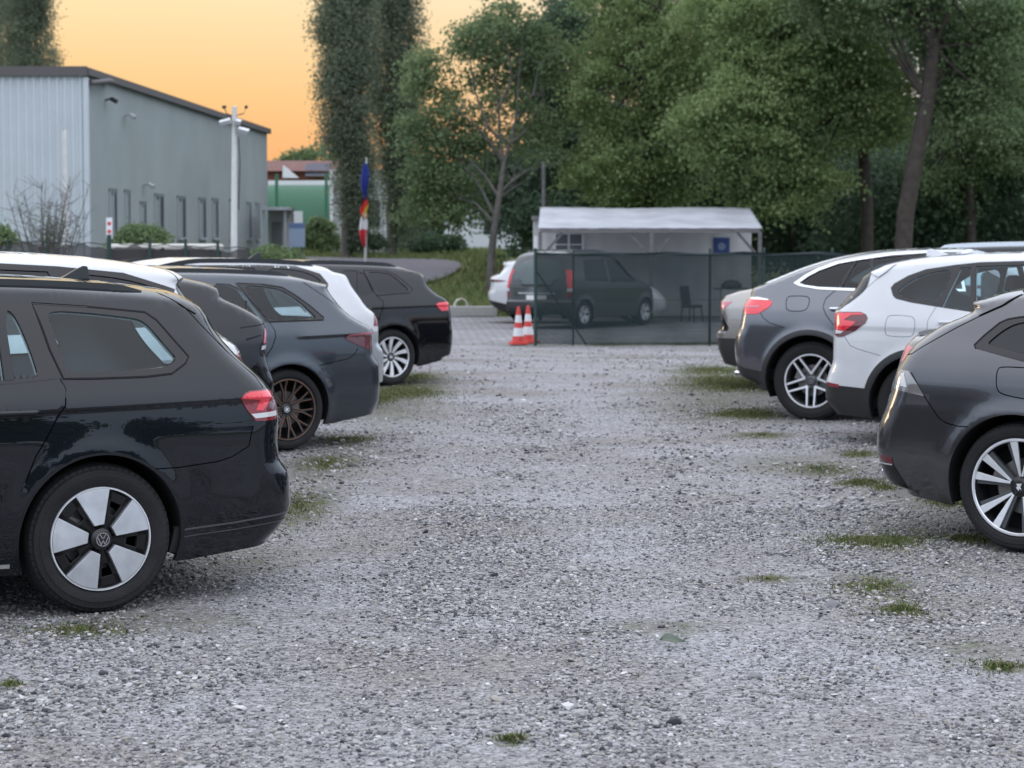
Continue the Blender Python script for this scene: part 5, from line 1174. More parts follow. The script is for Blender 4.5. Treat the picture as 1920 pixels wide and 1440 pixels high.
b = MB(); b.box(((xl + xr2) / 2, 3.9, z1 / 2), (xr2 - xl, .3, z1)); b.build('back_wall', grd, t)
for px in (519, 612): b = MB(); b.box((X(px, TY) - tx, .35, (za + .3) / 2), (.16, .16, za + .3)); b.build('post', mat('post_green', (.03, .14, .08), .6), t)
WY = 105.; t = thing('white_building', 'white rendered building half hidden behind the tall poplars', 'building', (X(660, WY), WY + 4, 1.4)); tx = X(660, WY)
b = MB(); h_ = Z(318, WY) - 1.4; b.box((0.3, 0, h_ / 2), (X(720, WY) - X(621, WY), 8, h_)); b.build('wall', mat('pale_render', (.46, .47, .50), .8, noise=.05), t)
b = MB(); b.box((X(623, WY) - tx, -4.1, h_ / 2), (.16, .16, h_)); b.build('downpipe', M['cone_white'], t)
b = MB(); b.box((X(690, WY) - tx, -4.03, 2.0), (1.2, .06, 1.3)); b.build('window', wgl, t)
t = thing('white_building', 'low white building glimpsed under the sparse tree', 'building', (X(905, 150), 152, 1.8)); b = MB(); b.box((0, 0, 1.4), (5.4, 4, 3.0)); b.build('wall', mat('white_render', (.55, .57, .60), .8), t); b = MB(); b.box((0, 0, 3.0), (5.8, 4.4, .25)); b.build('roof', M['plastic'], t)
b = MB(); b.box((.7, -2.02, 1.4), (1.2, .06, 1.0)); b.build('window', wgl, t)
SY = 80.
t = thing('sign_board', 'blue and white sign board standing by the hall end', 'sign', (X(558, SY), SY, 1.0)); b = MB(); z0, z1, z2 = Z(463, SY) - 1, Z(418, SY) - 1, Z(396, SY) - 1; w_ = X(573, SY) - X(544, SY)
b.box((0, 0, (z0 + z1) / 2), (w_, .12, z1 - z0)); b.build('lower_panel', mat('sign_blue', (.30, .38, .52), .5), t); b = MB(); b.box((0, -.004, z1 - .10), (w_ + .008, .13, .18)); b.build('band', mat('sign_band', (.12, .18, .34), .5), t)
b = MB(); b.box((.05, 0, (z1 + z2) / 2), (w_ * .55, .1, z2 - z1)); b.build('upper_panel', M['cone_white'], t); b = MB(); b.box((-w_ * .3, .1, z2 / 2), (.06, .06, z2)); b.box((w_ * .3, .1, z2 / 2), (.06, .06, z2)); b.build('posts', tim, t)
t = thing('entrance_shelter', 'flat entrance shelter with a pale roof at the far hall corner', 'shelter', (X(518, 84), 84, .9)); z1 = Z(392, 84) - .9
b = MB(); b.box((.1, 0, z1), (X(545, 84) - X(494, 84), 2.4, .12)); b.build('roof', M['paint_silver'], t)
for px in (500, 540): b = MB(); b.box((X(px, 84) - X(518, 84), -.8, z1 / 2), (.08, .08, z1)); b.build('post', M['paint_silver'], t)
b = MB(); b.box((.1, 1.0, z1 / 2), (1.0, .1, z1)); b.build('back_wall', mat('shelter_wall', (.50, .48, .48), .7), t); b = MB(); b.box((-.05, .93, z1 * .42), (.42, .06, z1 * .74)); b.build('door', mat('shelter_door', (.16, .17, .17), .4), t)
# flag pole with three hanging flags
p = Vector((X(685, 76), 76, 0)); p.z = float(gz(p.x, 76)); t = thing('flag_pole', 'white flag pole with flags hanging limp beside the road', 'flag pole', p); h = Z(300, 76) - p.z
b = MB(); b.tube([(0, 0, 0), (.06, 0, h)], [.055, .03], 12); b.lathe([(0, h + .08), (.05, h + .04), (0, h)], 10, 'z', (.06, 0, 0)); b.build('pole', pm_, t, smooth=50)
def flag(ptop, pbot, w0, w1, cols, label, dx=0.):
    n, k = 14, 12; z1, z0 = Z(ptop, 76), Z(pbot, 76); ms = [mat('flag_cloth', c_, .8) for c_ in cols]; q = MB(); V = []
    for i in range(n + 1):
        v = i / n; w = w0 + (w1 - w0) * math.sin(math.pi * min(1, v * 1.1) ** .8)
        for j in range(k + 1):
            u = j / k; V.append((dx + (u - .62) * w + .02 * math.sin(v * 7), -.08 + .06 * math.sin(u * 15 + v * 3) * (.3 + v), z1 + (z0 - z1) * v - .12 * abs(u - .5)))
    Fc = []; mi = []
    for i in range(n):
        for j in range(k): Fc.append((i * (k + 1) + j, i * (k + 1) + j + 1, (i + 1) * (k + 1) + j + 1, (i + 1) * (k + 1) + j)); mi.append((i, j))
    q.add(V, Fc); L_ = len(cols)
    q.mi = [0] * len(Fc) if L_ == 1 else [min(L_ - 1, int((i / n * (1.0 if L_ == 2 else .6) + (.0 if L_ == 2 else j / k * .55)) * L_)) for i, j in mi]
    o = q.build('flag', ms, None, smooth=60, fixn=False); o.location = (p.x, p.y, 0); so = o.modifiers.new('thickness', 'SOLIDIFY'); so.thickness = .006
    tag(o, label, 'flag', 'flags hanging on the pole by the road')
flag(305, 372, .12, .30, [(.03, .05, .28)], 'plain deep blue flag, topmost on the pole', .04)
flag(368, 408, .14, .30, [(.02, .02, .02), (.62, .04, .04), (.70, .45, .03)], 'black, red and gold flag hanging between the other two')
flag(398, 460, .12, .30, [(.75, .75, .76), (.65, .04, .06)], 'white and red flag, lowest on the pole', -.02)
# ------------------------------------------------------------------ ground
def gmat(name, build):
    m = bpy.data.materials.new(name); m.use_nodes = True; nt = m.node_tree; build(nt, nt.nodes['Principled BSDF']); return m
def N(nt, t, **kw):
    n = nt.nodes.new(t)
    for k, v in kw.items():
        if k in n.inputs: n.inputs[k].default_value = v
        else: setattr(n, k, v)
    return n
def ramp(nt, pts):
    r = nt.nodes.new('ShaderNodeValToRGB'); e = r.color_ramp.elements
    while len(e) < len(pts): e.new(.5)
    for i, (p, c) in enumerate(pts): e[i].position = p; e[i].color = (*c, 1)
    return r
def gravel_nodes(nt, b):
    tc = N(nt, 'ShaderNodeTexCoord'); L = nt.links.new
    v1 = N(nt, 'ShaderNodeTexVoronoi', Scale=48.); v2 = N(nt, 'ShaderNodeTexVoronoi', Scale=95.); n1 = N(nt, 'ShaderNodeTexNoise', Scale=.7, Detail=5.); n2 = N(nt, 'ShaderNodeTexNoise', Scale=140., Detail=3.)
    for n in (v1, v2, n1, n2): L(tc.outputs['Object'], n.inputs['Vector'])
    sp = N(nt, 'ShaderNodeSeparateColor'); L(v1.outputs['Color'], sp.inputs[0]); sp2 = N(nt, 'ShaderNodeSeparateColor'); L(v2.outputs['Color'], sp2.inputs[0])
    pts = [(0, (.08, .08, .086)), (.25, (.20, .196, .193)), (.55, (.30, .295, .292)), (.85, (.39, .384, .38)), (1, (.50, .50, .52))]
    r1 = ramp(nt, pts); L(sp.outputs[0], r1.inputs[0]); r2 = ramp(nt, pts); L(sp2.outputs[0], r2.inputs[0])
    mx = N(nt, 'ShaderNodeMix', data_type='RGBA'); L(sp.outputs[1], mx.inputs[0]); L(r1.outputs[0], mx.inputs[6]); L(r2.outputs[0], mx.inputs[7])
    # dusty wheel tracks lighter, earth-brown traces between
    br = ramp(nt, [(.35, (.82, .78, .74)), (.6, (1.08, 1.08, 1.12))]); L(n1.outputs[0], br.inputs[0])
    mu = N(nt, 'ShaderNodeMix', data_type='RGBA', blend_type='MULTIPLY'); mu.inputs[0].default_value = 1; L(mx.outputs[2], mu.inputs[6]); L(br.outputs[0], mu.inputs[7]); v = N(nt, 'ShaderNodeVertexColor', layer_name='earth'); n3 = N(nt, 'ShaderNodeTexNoise', Scale=9., Detail=6.); L(tc.outputs['Object'], n3.inputs['Vector'])
    ad = N(nt, 'ShaderNodeMath', operation='MULTIPLY_ADD'); ad.inputs[1].default_value = 1.6; L(v.outputs[0], ad.inputs[0]); sb = N(nt, 'ShaderNodeMath', operation='SUBTRACT'); sb.inputs[1].default_value = .95; L(n3.outputs[0], sb.inputs[0]); L(sb.outputs[0], ad.inputs[2])
    er = ramp(nt, [(.3, (.07, .062, .045)), (.5, (.105, .10, .06)), (.62, (.095, .115, .045))]); L(n3.outputs[0], er.inputs[0]); cl = N(nt, 'ShaderNodeMath', operation='MULTIPLY', use_clamp=True); cl.inputs[1].default_value = 1.; L(ad.outputs[0], cl.inputs[0])
    em = N(nt, 'ShaderNodeMix', data_type='RGBA'); L(cl.outputs[0], em.inputs[0]); L(mu.outputs[2], em.inputs[6]); L(er.outputs[0], em.inputs[7]); L(em.outputs[2], b.inputs['Base Color'])
    b.inputs['Roughness'].default_value = .9; b.inputs['Specular IOR Level'].default_value = .25
    a1 = N(nt, 'ShaderNodeMath', operation='MULTIPLY'); a1.inputs[1].default_value = -1.; L(v1.outputs['Distance'], a1.inputs[0]); a2 = N(nt, 'ShaderNodeMath', operation='MULTIPLY_ADD'); a2.inputs[1].default_value = -.6; L(v2.outputs['Distance'], a2.inputs[0]); L(a1.outputs[0], a2.inputs[2])
    bp = N(nt, 'ShaderNodeBump', Strength=.9, Distance=.012); L(a2.outputs[0], bp.inputs['Height']); L(bp.outputs[0], b.inputs['Normal'])
M['gravel'] = gmat('gravel_ground', gravel_nodes)
def grass_nodes(nt, b):
    tc = N(nt, 'ShaderNodeTexCoord'); L = nt.links.new; n1 = N(nt, 'ShaderNodeTexNoise', Scale=.35, Detail=6.); n2 = N(nt, 'ShaderNodeTexNoise', Scale=9., Detail=5.)
    for n in (n1, n2): L(tc.outputs['Object'], n.inputs['Vector'])
    r = ramp(nt, [(.3, (.060, .090, .030)), (.52, (.115, .145, .052)), (.68, (.19, .185, .09))]); a = N(nt, 'ShaderNodeMath', operation='MULTIPLY_ADD'); a.inputs[1].default_value = .45
    L(n2.outputs[0], a.inputs[0]); m = N(nt, 'ShaderNodeMath', operation='MULTIPLY'); m.inputs[1].default_value = .55; L(n1.outputs[0], m.inputs[0]); L(m.outputs[0], a.inputs[2]); L(a.outputs[0], r.inputs[0]); L(r.outputs[0], b.inputs['Base Color'])
    b.inputs['Roughness'].default_value = .95; b.inputs['Specular IOR Level'].default_value = .1
    bp = N(nt, 'ShaderNodeBump', Strength=1., Distance=.08); L(n2.outputs[0], bp.inputs['Height']); L(bp.outputs[0], b.inputs['Normal'])
M['turf'] = gmat('grass_turf', grass_nodes)
def paver_nodes(nt, b):
    tc = N(nt, 'ShaderNodeTexCoord'); L = nt.links.new; mp = N(nt, 'ShaderNodeMapping'); mp.inputs['Rotation'].default_value = (0, 0, .6); L(tc.outputs['Object'], mp.inputs[0])
    br = N(nt, 'ShaderNodeTexBrick'); br.inputs['Color1'].default_value = (.20, .20, .21, 1); br.inputs['Color2'].default_value = (.30, .29, .30, 1); br.inputs['Mortar'].default_value = (.07, .07, .065, 1)
    br.inputs['Scale'].default_value = 1.; br.inputs['Brick Width'].default_value = .24; br.inputs['Row Height'].default_value = .16; br.inputs['Mortar Size'].default_value = .012
    L(mp.outputs[0], br.inputs['Vector']); n = N(nt, 'ShaderNodeTexNoise', Scale=1.2, Detail=6.); L(tc.outputs['Object'], n.inputs['Vector']); r = ramp(nt, [(.3, (.75, .74, .72)), (.7, (1.15, 1.15, 1.17))]); L(n.outputs[0], r.inputs[0])
    mu = N(nt, 'ShaderNodeMix', data_type='RGBA', blend_type='MULTIPLY'); mu.inputs[0].default_value = 1; L(br.outputs['Color'], mu.inputs[6]); L(r.outputs[0], mu.inputs[7]); L(mu.outputs[2], b.inputs['Base Color']); b.inputs['Roughness'].default_value = .8
M['pavers'] = gmat('grey_pavers', paver_nodes)
M['asphalt'] = mat('asphalt', (.105, .10, .115), .85, noise=.15, nscale=3, bump=.3, bscale=200)
def sheet(name, xs, ys, m, dz=0., fnz=None, lump=0., kind='structure'):
    gx, gy = np.meshgrid(xs, ys); z = (fnz or gz)(gx, gy) + dz
    if lump: z = z + lump * (np.sin(gx * 2.1 + gy * .7) * np.sin(gy * 1.7 - gx * .6) + .6 * np.sin(gx * 5.3 + 1.3 * np.sin(gy * 3.1)) * np.sin(gy * 4.7 + gx))
    V = np.stack([gx, gy, z], -1).reshape(-1, 3); nx = len(xs); ny = len(ys)
    i = np.arange(ny - 1)[:, None] * nx + np.arange(nx - 1)[None]; Fc = np.stack([i, i + 1, i + nx + 1, i + nx], -1).reshape(-1, 4)
    o = link(name, pymesh(name, V, Fc, smooth=True), None, m); tag(o, kind=kind); return o
def lumpz(X_, Y_): return gz(X_, Y_) + .008 * (np.sin(X_ * 2.1 + Y_ * .7) * np.sin(Y_ * 1.7 - X_ * .6) + .6 * np.sin(X_ * 5.3 + 1.3 * np.sin(Y_ * 3.1)) * np.sin(Y_ * 4.7 + X_))
# one sheet of turf and earth to the horizon, then the lot, the yard and the road laid on it
patches = [  # px centre, half-size px, blades
    (1370, 718, 105, 20, 11000), (1340, 692, 75, 9, 4500), (1400, 776, 62, 8, 4200), (1300, 645, 330, 4, 6500), (1130, 648, 130, 4, 1800), (1650, 1017, 80, 11, 4600), (1615, 905, 40, 7, 900), (1660, 915, 22, 6, 350), (1690, 1144, 36, 9, 1100), (1640, 1100, 70, 22, 500),
    (1875, 1252, 40, 8, 700), (960, 1392, 26, 6, 260), (20, 1290, 18, 5, 160), (760, 735, 70, 15, 6500), (700, 745, 60, 16, 3600), (650, 825, 55, 9, 1100), (780, 706, 55, 10, 1700), (1780, 945, 45, 10, 900), (1820, 1010, 60, 8, 700), (1440, 1086, 40, 6, 60), (150, 1180, 110, 14, 500),
    (1610, 850, 40, 8, 350), (1430, 818, 50, 5, 160), (560, 950, 60, 40, 450), (1540, 880, 60, 12, 260), (610, 870, 60, 18, 500), (700, 690, 30, 8, 900)]
def earth(X_, Y_):
    X_ = np.asarray(X_, float); Y_ = np.asarray(Y_, float); e = np.zeros_like(X_)
    for (px, py, hx_, hy_, nb) in patches + [(1700, 985, 150, 40, 0), (1660, 1115, 110, 40, 0), (260, 1165, 230, 30, 0), (420, 1050, 130, 60, 0), (600, 880, 90, 40, 0), (1500, 870, 160, 25, 0), (1760, 950, 120, 60, 0), (1240, 1180, 120, 18, 0), (730, 770, 120, 40, 0), (1330, 760, 160, 40, 0), (1820, 1220, 110, 30, 0)]:
        r = pray(px, py); k = CH / -r[2]; yc = r[1] * k; xc = r[0] * k
        if yc < 0 or yc > 41: continue
        sx_ = hx_ / F * yc * 1.25 + .05; sy_ = hy_ / F * yc * yc / CH * 1.25 + .05; w = 1 if nb else .62; w = w * (.55 if yc > 30 else 1)
        e = np.maximum(e, w * np.exp(-(((X_ - xc) / sx_) ** 2 + ((Y_ - yc) / sy_) ** 2)))
    return np.clip(e, 0, 1)
ys = np.concatenate([np.arange(-60, 24, 6.), np.arange(24, 130, 1.), np.geomspace(130, 500, 16)]); xs = np.concatenate([-np.geomspace(60, 300, 8)[::-1], np.arange(-58, 60, 1.), np.geomspace(60, 300, 8)])
sheet('ground', xs, ys, M['turf'], -.06)
sheet('gravel_lot', np.concatenate([np.arange(-30, -6, 1.), np.arange(-6, 6, .08), np.arange(6, 30.1, 1.)]), np.concatenate([np.arange(-30, 5, 1.), np.arange(5, 20, .08), np.arange(20, 42.0, .3)]), M['gravel'], 0., lumpz)
lot = SC.objects['gravel_lot']; co = np.empty(len(lot.data.vertices) * 3, np.float32); lot.data.vertices.foreach_get('co', co); co = co.reshape(-1, 3); ev = earth(co[:, 0], co[:, 1])
ca_ = lot.data.color_attributes.new('earth', 'FLOAT_COLOR', 'POINT'); ca_.data.foreach_set('color', np.stack([ev, ev, ev, np.ones_like(ev)], 1).astype(np.float32).ravel())
sheet('paved_yard', np.arange(-12, 14.1, .5), np.arange(41.6, 61.1, .4), M['pavers'], -.02)
# road curving over the bank, traced on the terrain
cl = [ground(*p) for p in ((560, 512), (640, 508), (715, 503), (770, 503), (815, 504), (842, 508))]; hw = [2.2, 2.0, 1.9, 1.8, 1.6, 1.0]
L_ = [ground(*p) for p in ((560, 482), (640, 484), (715, 486), (760, 486), (800, 487), (835, 488), (862, 493))]; R_ = [ground(*p) for p in ((560, 545), (640, 542), (730, 538), (770, 535), (812, 529), (848, 515), (864, 502))]
V = []; n = 40; Lp = chaikin([tuple(p) for p in L_], 2, False); Rp = chaikin([tuple(p) for p in R_], 2, False)
for i in range(len(Lp)):
    for k in range(9):
        q = np.array(Lp[i]) * (1 - k / 8) + np.array(Rp[i]) * k / 8; V.append((q[0], q[1], float(gz(q[0], q[1])) + .03))
Fc = [(i * 9 + k, i * 9 + k + 1, (i + 1) * 9 + k + 1, (i + 1) * 9 + k) for i in range(len(Lp) - 1) for k in range(8)]
o = link('road', pymesh('road', V, Fc, smooth=True), None, M['asphalt']); tag(o, kind='structure')

# loose stones of the gravel (uncountable: one object)
def ico():
    bm = bmesh.new(); bmesh.ops.create_icosphere(bm, subdivisions=1, radius=1.0); V = np.array([v.co[:] for v in bm.verts]); T = np.array([[v.index for v in f.verts] for f in bm.faces]); bm.free(); return V, T
IV, IT = ico()
def scatter(n, y0, y1, power, s0, s1, xw):
    u = rng.random(n); y = (y0 ** power + u * (y1 ** power - y0 ** power)) ** (1 / power); x = rng.uniform(-1, 1, n) * np.minimum(.25 * y + .6, xw); s = s0 * (s1 / s0) ** (rng.random(n) ** 2.2); return x, y, s
sets = [scatter(135000, 6.1, 13, 1.6, .0045, .0135, 9), scatter(44000, 12, 22, 1.4, .007, .020, 9), scatter(9000, 21, 41, 1.2, .012, .030, 9), scatter(330, 6.3, 18, 1.5, .016, .030, 9)]
sx = np.concatenate([a[0] for a in sets]); sy = np.concatenate([a[1] for a in sets]); ss = np.concatenate([a[2] for a in sets])
nf = np.sin(sx * 3.1 + 1.7 * np.sin(sy * 1.3)) * np.sin(sy * 1.9 + 1.1 * np.sin(sx * 2.3)) + .7 * np.sin(sx * 7.3 + 2 * np.sin(sy * 3.7)) * np.sin(sy * 4.1 + sx * 1.9)
ee = earth(sx, sy); 
for tx_, tw_ in ((-.75, .26), (.72, .28)): nf = nf - 1.1 * np.exp(-((sx - tx_ - .12 * np.sin(sy * .45)) / tw_) ** 2)
kp = (rng.random(len(sx)) < np.clip(.78 + .36 * nf, .38, 1)) & (rng.random(len(sx)) > ee * .75); ss = ss * (1 + .22 * np.clip(nf, -1, 1.3)); sx, sy, ss = sx[kp], sy[kp], ss[kp]
n = len(sx); A = rng.normal(size=(n, 3, 3)); Q, _ = np.linalg.qr(A); sc3 = np.stack([rng.uniform(.8, 1.3, n), rng.uniform(.7, 1.1, n), rng.uniform(.5, .8, n)], 1)
B = IV[None] * (1 + .22 * rng.normal(size=(n, len(IV), 1)).clip(-1.5, 1.5) * .8); B = B * sc3[:, None]; B = np.einsum('nij,nkj->nki', Q, B) * np.array([1, 1, .6]) * ss[:, None, None]
B = B + np.stack([sx, sy, lumpz(sx, sy) + ss * .30], 1)[:, None]
T = (IT[None] + np.arange(n)[:, None, None] * len(IV)).reshape(-1, 3)
def stone_nodes(nt, b):
    g = N(nt, 'ShaderNodeNewGeometry'); r = ramp(nt, [(0, (.045, .045, .048)), (.12, (.115, .115, .122)), (.42, (.262, .257, .254)), (.75, (.40, .394, .389)), (.90, (.31, .285, .25)), (.96, (.48, .475, .47)), (1, (.62, .61, .60))]); nt.links.new(g.outputs['Random Per Island'], r.inputs[0]); nt.links.new(r.outputs[0], b.inputs['Base Color']); b.inputs['Roughness'].default_value = .85; b.inputs['Specular IOR Level'].default_value = .3
M['stones'] = gmat('gravel_stones', stone_nodes)
o = link('gravel_stones', pymesh('gravel_stones', B.reshape(-1, 3), T), None, M['stones']); tag(o, kind='stuff')

# grass tufts and moss in the gravel
def blades(P, h0, h1, w, lean=.6):
    n = len(P); h = rng.uniform(h0, h1, n); a = rng.uniform(0, 2 * math.pi, n); d = np.stack([np.cos(a), np.sin(a), 0 * a], 1); l = rng.uniform(0, lean, n); a2 = rng.uniform(0, 2 * math.pi, n); ln = np.stack([np.cos(a2), np.sin(a2), 0 * a], 1) * (l * h)[:, None]
    up = np.array([0, 0, 1.]); b0 = P - d * w / 2; b1 = P + d * w / 2; m0 = P + ln * .4 + up * (h * .6)[:, None]; tip = P + ln + up * h[:, None]
    V = np.stack([b0, b1, m0 + d * w * .35, m0 - d * w * .35, tip], 1).reshape(-1, 3); i = np.arange(n)[:, None] * 5
    return V, np.concatenate([i + np.array([[0, 1, 2]]), i + np.array([[0, 2, 3]]), i + np.array([[3, 2, 4]])])
PP = []
for (px, py, hx_, hy_, nb) in patches:
    nb = int(nb * (1.5 if py < 1050 else .9)); a = rng.uniform(0, 2 * math.pi, nb); r = np.abs(rng.normal(size=nb)) * np.where(rng.random(nb) < .18, 1.25, .58); q = 1 + .3 * np.sin(a * 3 + px) + .18 * np.sin(a * 7 + py)
    for u, v in zip(px + np.cos(a) * r * q * hx_, py + np.sin(a) * r * q * hy_):
        rr_ = pray(u, v); k = CH / -rr_[2]; Yd = rr_[1] * k
        for _ in range(4): Yd = (CH - float(gz(rr_[0] / rr_[1] * Yd, Yd))) / -rr_[2] * rr_[1]
        PP.append((rr_[0] / rr_[1] * Yd, Yd, 0))
PP = np.array(PP); PP[:, 2] = lumpz(PP[:, 0], PP[:, 1]) - .004
V, T = blades(PP, .007, .030, .007, 1.6)
def tuft_nodes(nt, b):
    g = N(nt, 'ShaderNodeNewGeometry'); r = ramp(nt, [(0, (.062, .088, .028)), (.5, (.105, .138, .046)), (.75, (.155, .165, .07)), (1, (.26, .22, .13))]); nt.links.new(g.outputs['Random Per Island'], r.inputs[0]); nt.links.new(r.outputs[0], b.inputs['Base Color']); b.inputs['Roughness'].default_value = .8; b.inputs['Specular IOR Level'].default_value = .2
M['tufts'] = gmat('grass_tufts', tuft_nodes)
o = link('grass_tufts', pymesh('grass_tufts', V, T), None, M['tufts']); tag(o, kind='stuff')
def bank_nodes(nt, b):
    g = N(nt, 'ShaderNodeNewGeometry'); r = ramp(nt, [(0, (.075, .11, .032)), (.55, (.13, .17, .06)), (.85, (.19, .20, .09)), (1, (.28, .25, .14))]); nt.links.new(g.outputs['Random Per Island'], r.inputs[0]); nt.links.new(r.outputs[0], b.inputs['Base Color']); b.inputs['Roughness'].default_value = .8; b.inputs['Specular IOR Level'].default_value = .2
M['bank'] = gmat('bank_grass', bank_nodes)
# bank grass
nb = 42000; gx = rng.uniform(-14, 3.5, nb); gy = 61 + 60 * rng.random(nb) ** 1.6
V, T = blades(np.stack([gx, gy, gz(gx, gy) - .01], 1), .08, .24, .03, .8)
c_ = V.reshape(-1, 5, 3)[:, 0]; onroad = inpoly(c_[:, :2], [(p[0], p[1]) for p in Lp] + [(p[0], p[1]) for p in Rp[::-1]])
n_ = len(c_); k3 = ~onroad; T = T.reshape(3, n_, 3)[:, k3].reshape(-1, 3)
o = link('bank_grass', pymesh('bank_grass', V, T), None, M['bank']); tag(o, kind='stuff')
b = MB(); p0 = ground(882, 592); b.box((0, 0, .12), (1.5, .5, .30), rz=.15); o = b.build('stone_block', mat('pale_concrete', (.33, .32, .30), .85, noise=.12), bevel=.03); o.location = p0; tag(o, 'pale concrete block lying at the foot of the grass bank', 'block')
# broad green leaf on the gravel
p0 = ground(1258, 1213); V = []; Fc = []
for i in range(9):
    u = i / 8; w_ = .052 * math.sin(math.pi * u ** .8) + .001
    for k in range(5): v = k / 2 - 1; V.append((-.075 + .15 * u, v * w_, .045 + .010 * math.sin(u * 5) + .010 * v * v))
for i in range(8):
    for k in range(4): Fc.append((i * 5 + k, i * 5 + k + 1, i * 5 + k + 6, i * 5 + k + 5))
b = MB(); b.add(V, Fc); o = b.build('fallen_leaf', mat('leaf_grey_green', (.085, .11, .08), .6), smooth=True, fixn=False); o.location = p0; o.rotation_euler = (.5, .05, .2); o.scale = (.7, .5, .7); so_ = o.modifiers.new('thickness', 'SOLIDIFY'); so_.thickness = .0015; tag(o, 'curled grey green leaf lying in the middle of the gravel', 'leaf')
# dead twig beside the right-hand wheel
p0 = ground(1775, 1018); p1 = ground(1796, 1003, 8); b = MB(); b.tube([(0, 0, .02), ((p1.x - p0.x) * .6, .1, .03), (p1.x - p0.x, .25, .05)], [.004, .004, .002], 6); o = b.build('twig', mat('pale_straw', (.42, .38, .27), .8)); o.location = p0; tag(o, 'pale bent straw lying beside the wheel of the grey estate', 'straw')

# ------------------------------------------------------------------ trees
def leaf_mat(name, c0, c1, c2):
    def f(nt, b):
        g = N(nt, 'ShaderNodeNewGeometry'); L = nt.links.new; tc = N(nt, 'ShaderNodeTexCoord'); n = N(nt, 'ShaderNodeTexNoise', Scale=.55, Detail=3.); L(tc.outputs['Object'], n.inputs['Vector'])
        a = N(nt, 'ShaderNodeMath', operation='MULTIPLY_ADD'); a.inputs[1].default_value = .24; L(g.outputs['Random Per Island'], a.inputs[0]); m = N(nt, 'ShaderNodeMath', operation='MULTIPLY'); m.inputs[1].default_value = .85; L(n.outputs[0], m.inputs[0]); L(m.outputs[0], a.inputs[2])
        r = ramp(nt, [(.2, c0), (.5, c1), (.85, c2)]); L(a.outputs[0], r.inputs[0]); L(r.outputs[0], b.inputs['Base Color']); b.inputs['Roughness'].default_value = .6; b.inputs['Specular IOR Level'].default_value = .25
        tl = N(nt, 'ShaderNodeBsdfTranslucent'); L(r.outputs[0], tl.inputs[0]); mx = N(nt, 'ShaderNodeMixShader'); mx.inputs[0].default_value = .42; L(b.outputs[0], mx.inputs[1]); L(tl.outputs[0], mx.inputs[2])
        out = [q for q in nt.nodes if q.type == 'OUTPUT_MATERIAL'][0]; L(mx.outputs[0], out.inputs[0])
    return gmat(name, f)
M['leaf_light'] = leaf_mat('light_green_leaves', (.115, .168, .068), (.200, .275, .108), (.31, .375, .17))
M['leaf_mid'] = leaf_mat('mid_green_leaves', (.095, .145, .070), (.165, .23, .11), (.25, .32, .155))
M['leaf_dark'] = leaf_mat('dark_green_leaves', (.042, .070, .046), (.070, .115, .068), (.11, .165, .098))
M['leaf_poplar'] = leaf_mat('poplar_leaves', (.10, .13, .09), (.17, .205, .14), (.25, .28, .19))
M['bark'] = mat('brown_bark', (.052, .042, .034), .9, noise=.35, nscale=5, bump=.8, bscale=14)
M['bark_grey'] = mat('grey_bark', (.12, .11, .10), .9, noise=.3, nscale=6, bump=.6, bscale=16)
def leaf_quads(Cn, rad, per, size, droop, flat=.75, sag=.28):
    Cn = np.asarray(Cn, float); n = len(Cn) * per; r_ = np.repeat(np.asarray(rad, float) * np.ones(len(Cn)), per)
    o_ = rng.normal(size=(n, 3)) * np.array([.72, .72, .30 * flat / .75]); o_[:, 2] -= sag * (o_[:, 0] ** 2 + o_[:, 1] ** 2); P = np.repeat(Cn, per, 0) + o_ * r_[:, None]; s = size * rng.uniform(.6, 1.35, n)
    d = rng.normal(size=(n, 3)); d[:, 2] -= droop; d /= np.linalg.norm(d, axis=1)[:, None]; e = np.cross(d, rng.normal(size=(n, 3))); e /= np.linalg.norm(e, axis=1)[:, None]
    V = np.stack([P, P + d * (s * .5)[:, None] + e * (s * .36)[:, None], P + d * s[:, None], P + d * (s * .5)[:, None] - e * (s * .36)[:, None]], 1).reshape(-1, 3)
    return V, (np.arange(n)[:, None] * 4 + np.arange(4)[None])
def ellip(n, c, r, inner=.35):
    d = rng.normal(size=(n, 3)); d /= np.linalg.norm(d, axis=1)[:, None]; q = (inner + (1 - inner) * rng.random(n) ** .6); return np.array(c) + d * q[:, None] * np.array(r)
def tree(name, label, base, trunk, crown, per, size, rad, leafm, barkm='bark', limbs=8, droop=.5, group=None, cat='tree', lr=.05, flat=.75, sag=.28):
    t = thing(name, label, cat, base, 0, group)
    b = MB(); pts = [p for p, r in trunk]; b.tube(pts, [r for p, r in trunk], 12); 
    C_ = np.concatenate([ellip(n, c, r) for n, c, r in crown])
    top = np.array([p for p, r in trunk[len(trunk) // 2:]])
    for k in range(limbs):
        tgt = C_[rng.integers(len(C_))]; s_ = Vector(top[rng.integers(len(top))]); m_ = s_.lerp(Vector(tgt), .5) + Vector((rng.normal() * .15, rng.normal() * .15, -.05 * (Vector(tgt) - s_).length + .15)); e_ = Vector(tgt)
        b.tube([s_, s_.lerp(m_, .5), m_, m_.lerp(e_, .55), e_], [lr, lr * .8, lr * .6, lr * .42, lr * .2], 6)
    b.build('trunk', M[barkm], t, smooth=60)
    V, Fq = leaf_quads(C_, rad, per, size, droop, flat, sag); o = link('crown', pymesh('crown', V, Fq), t, M[leafm]); return t
GT = 'broad-leaved trees along the right edge of the yard'
def tb(px, Y): x = X(px, Y); return Vector((x, Y, float(gz(x, Y))))
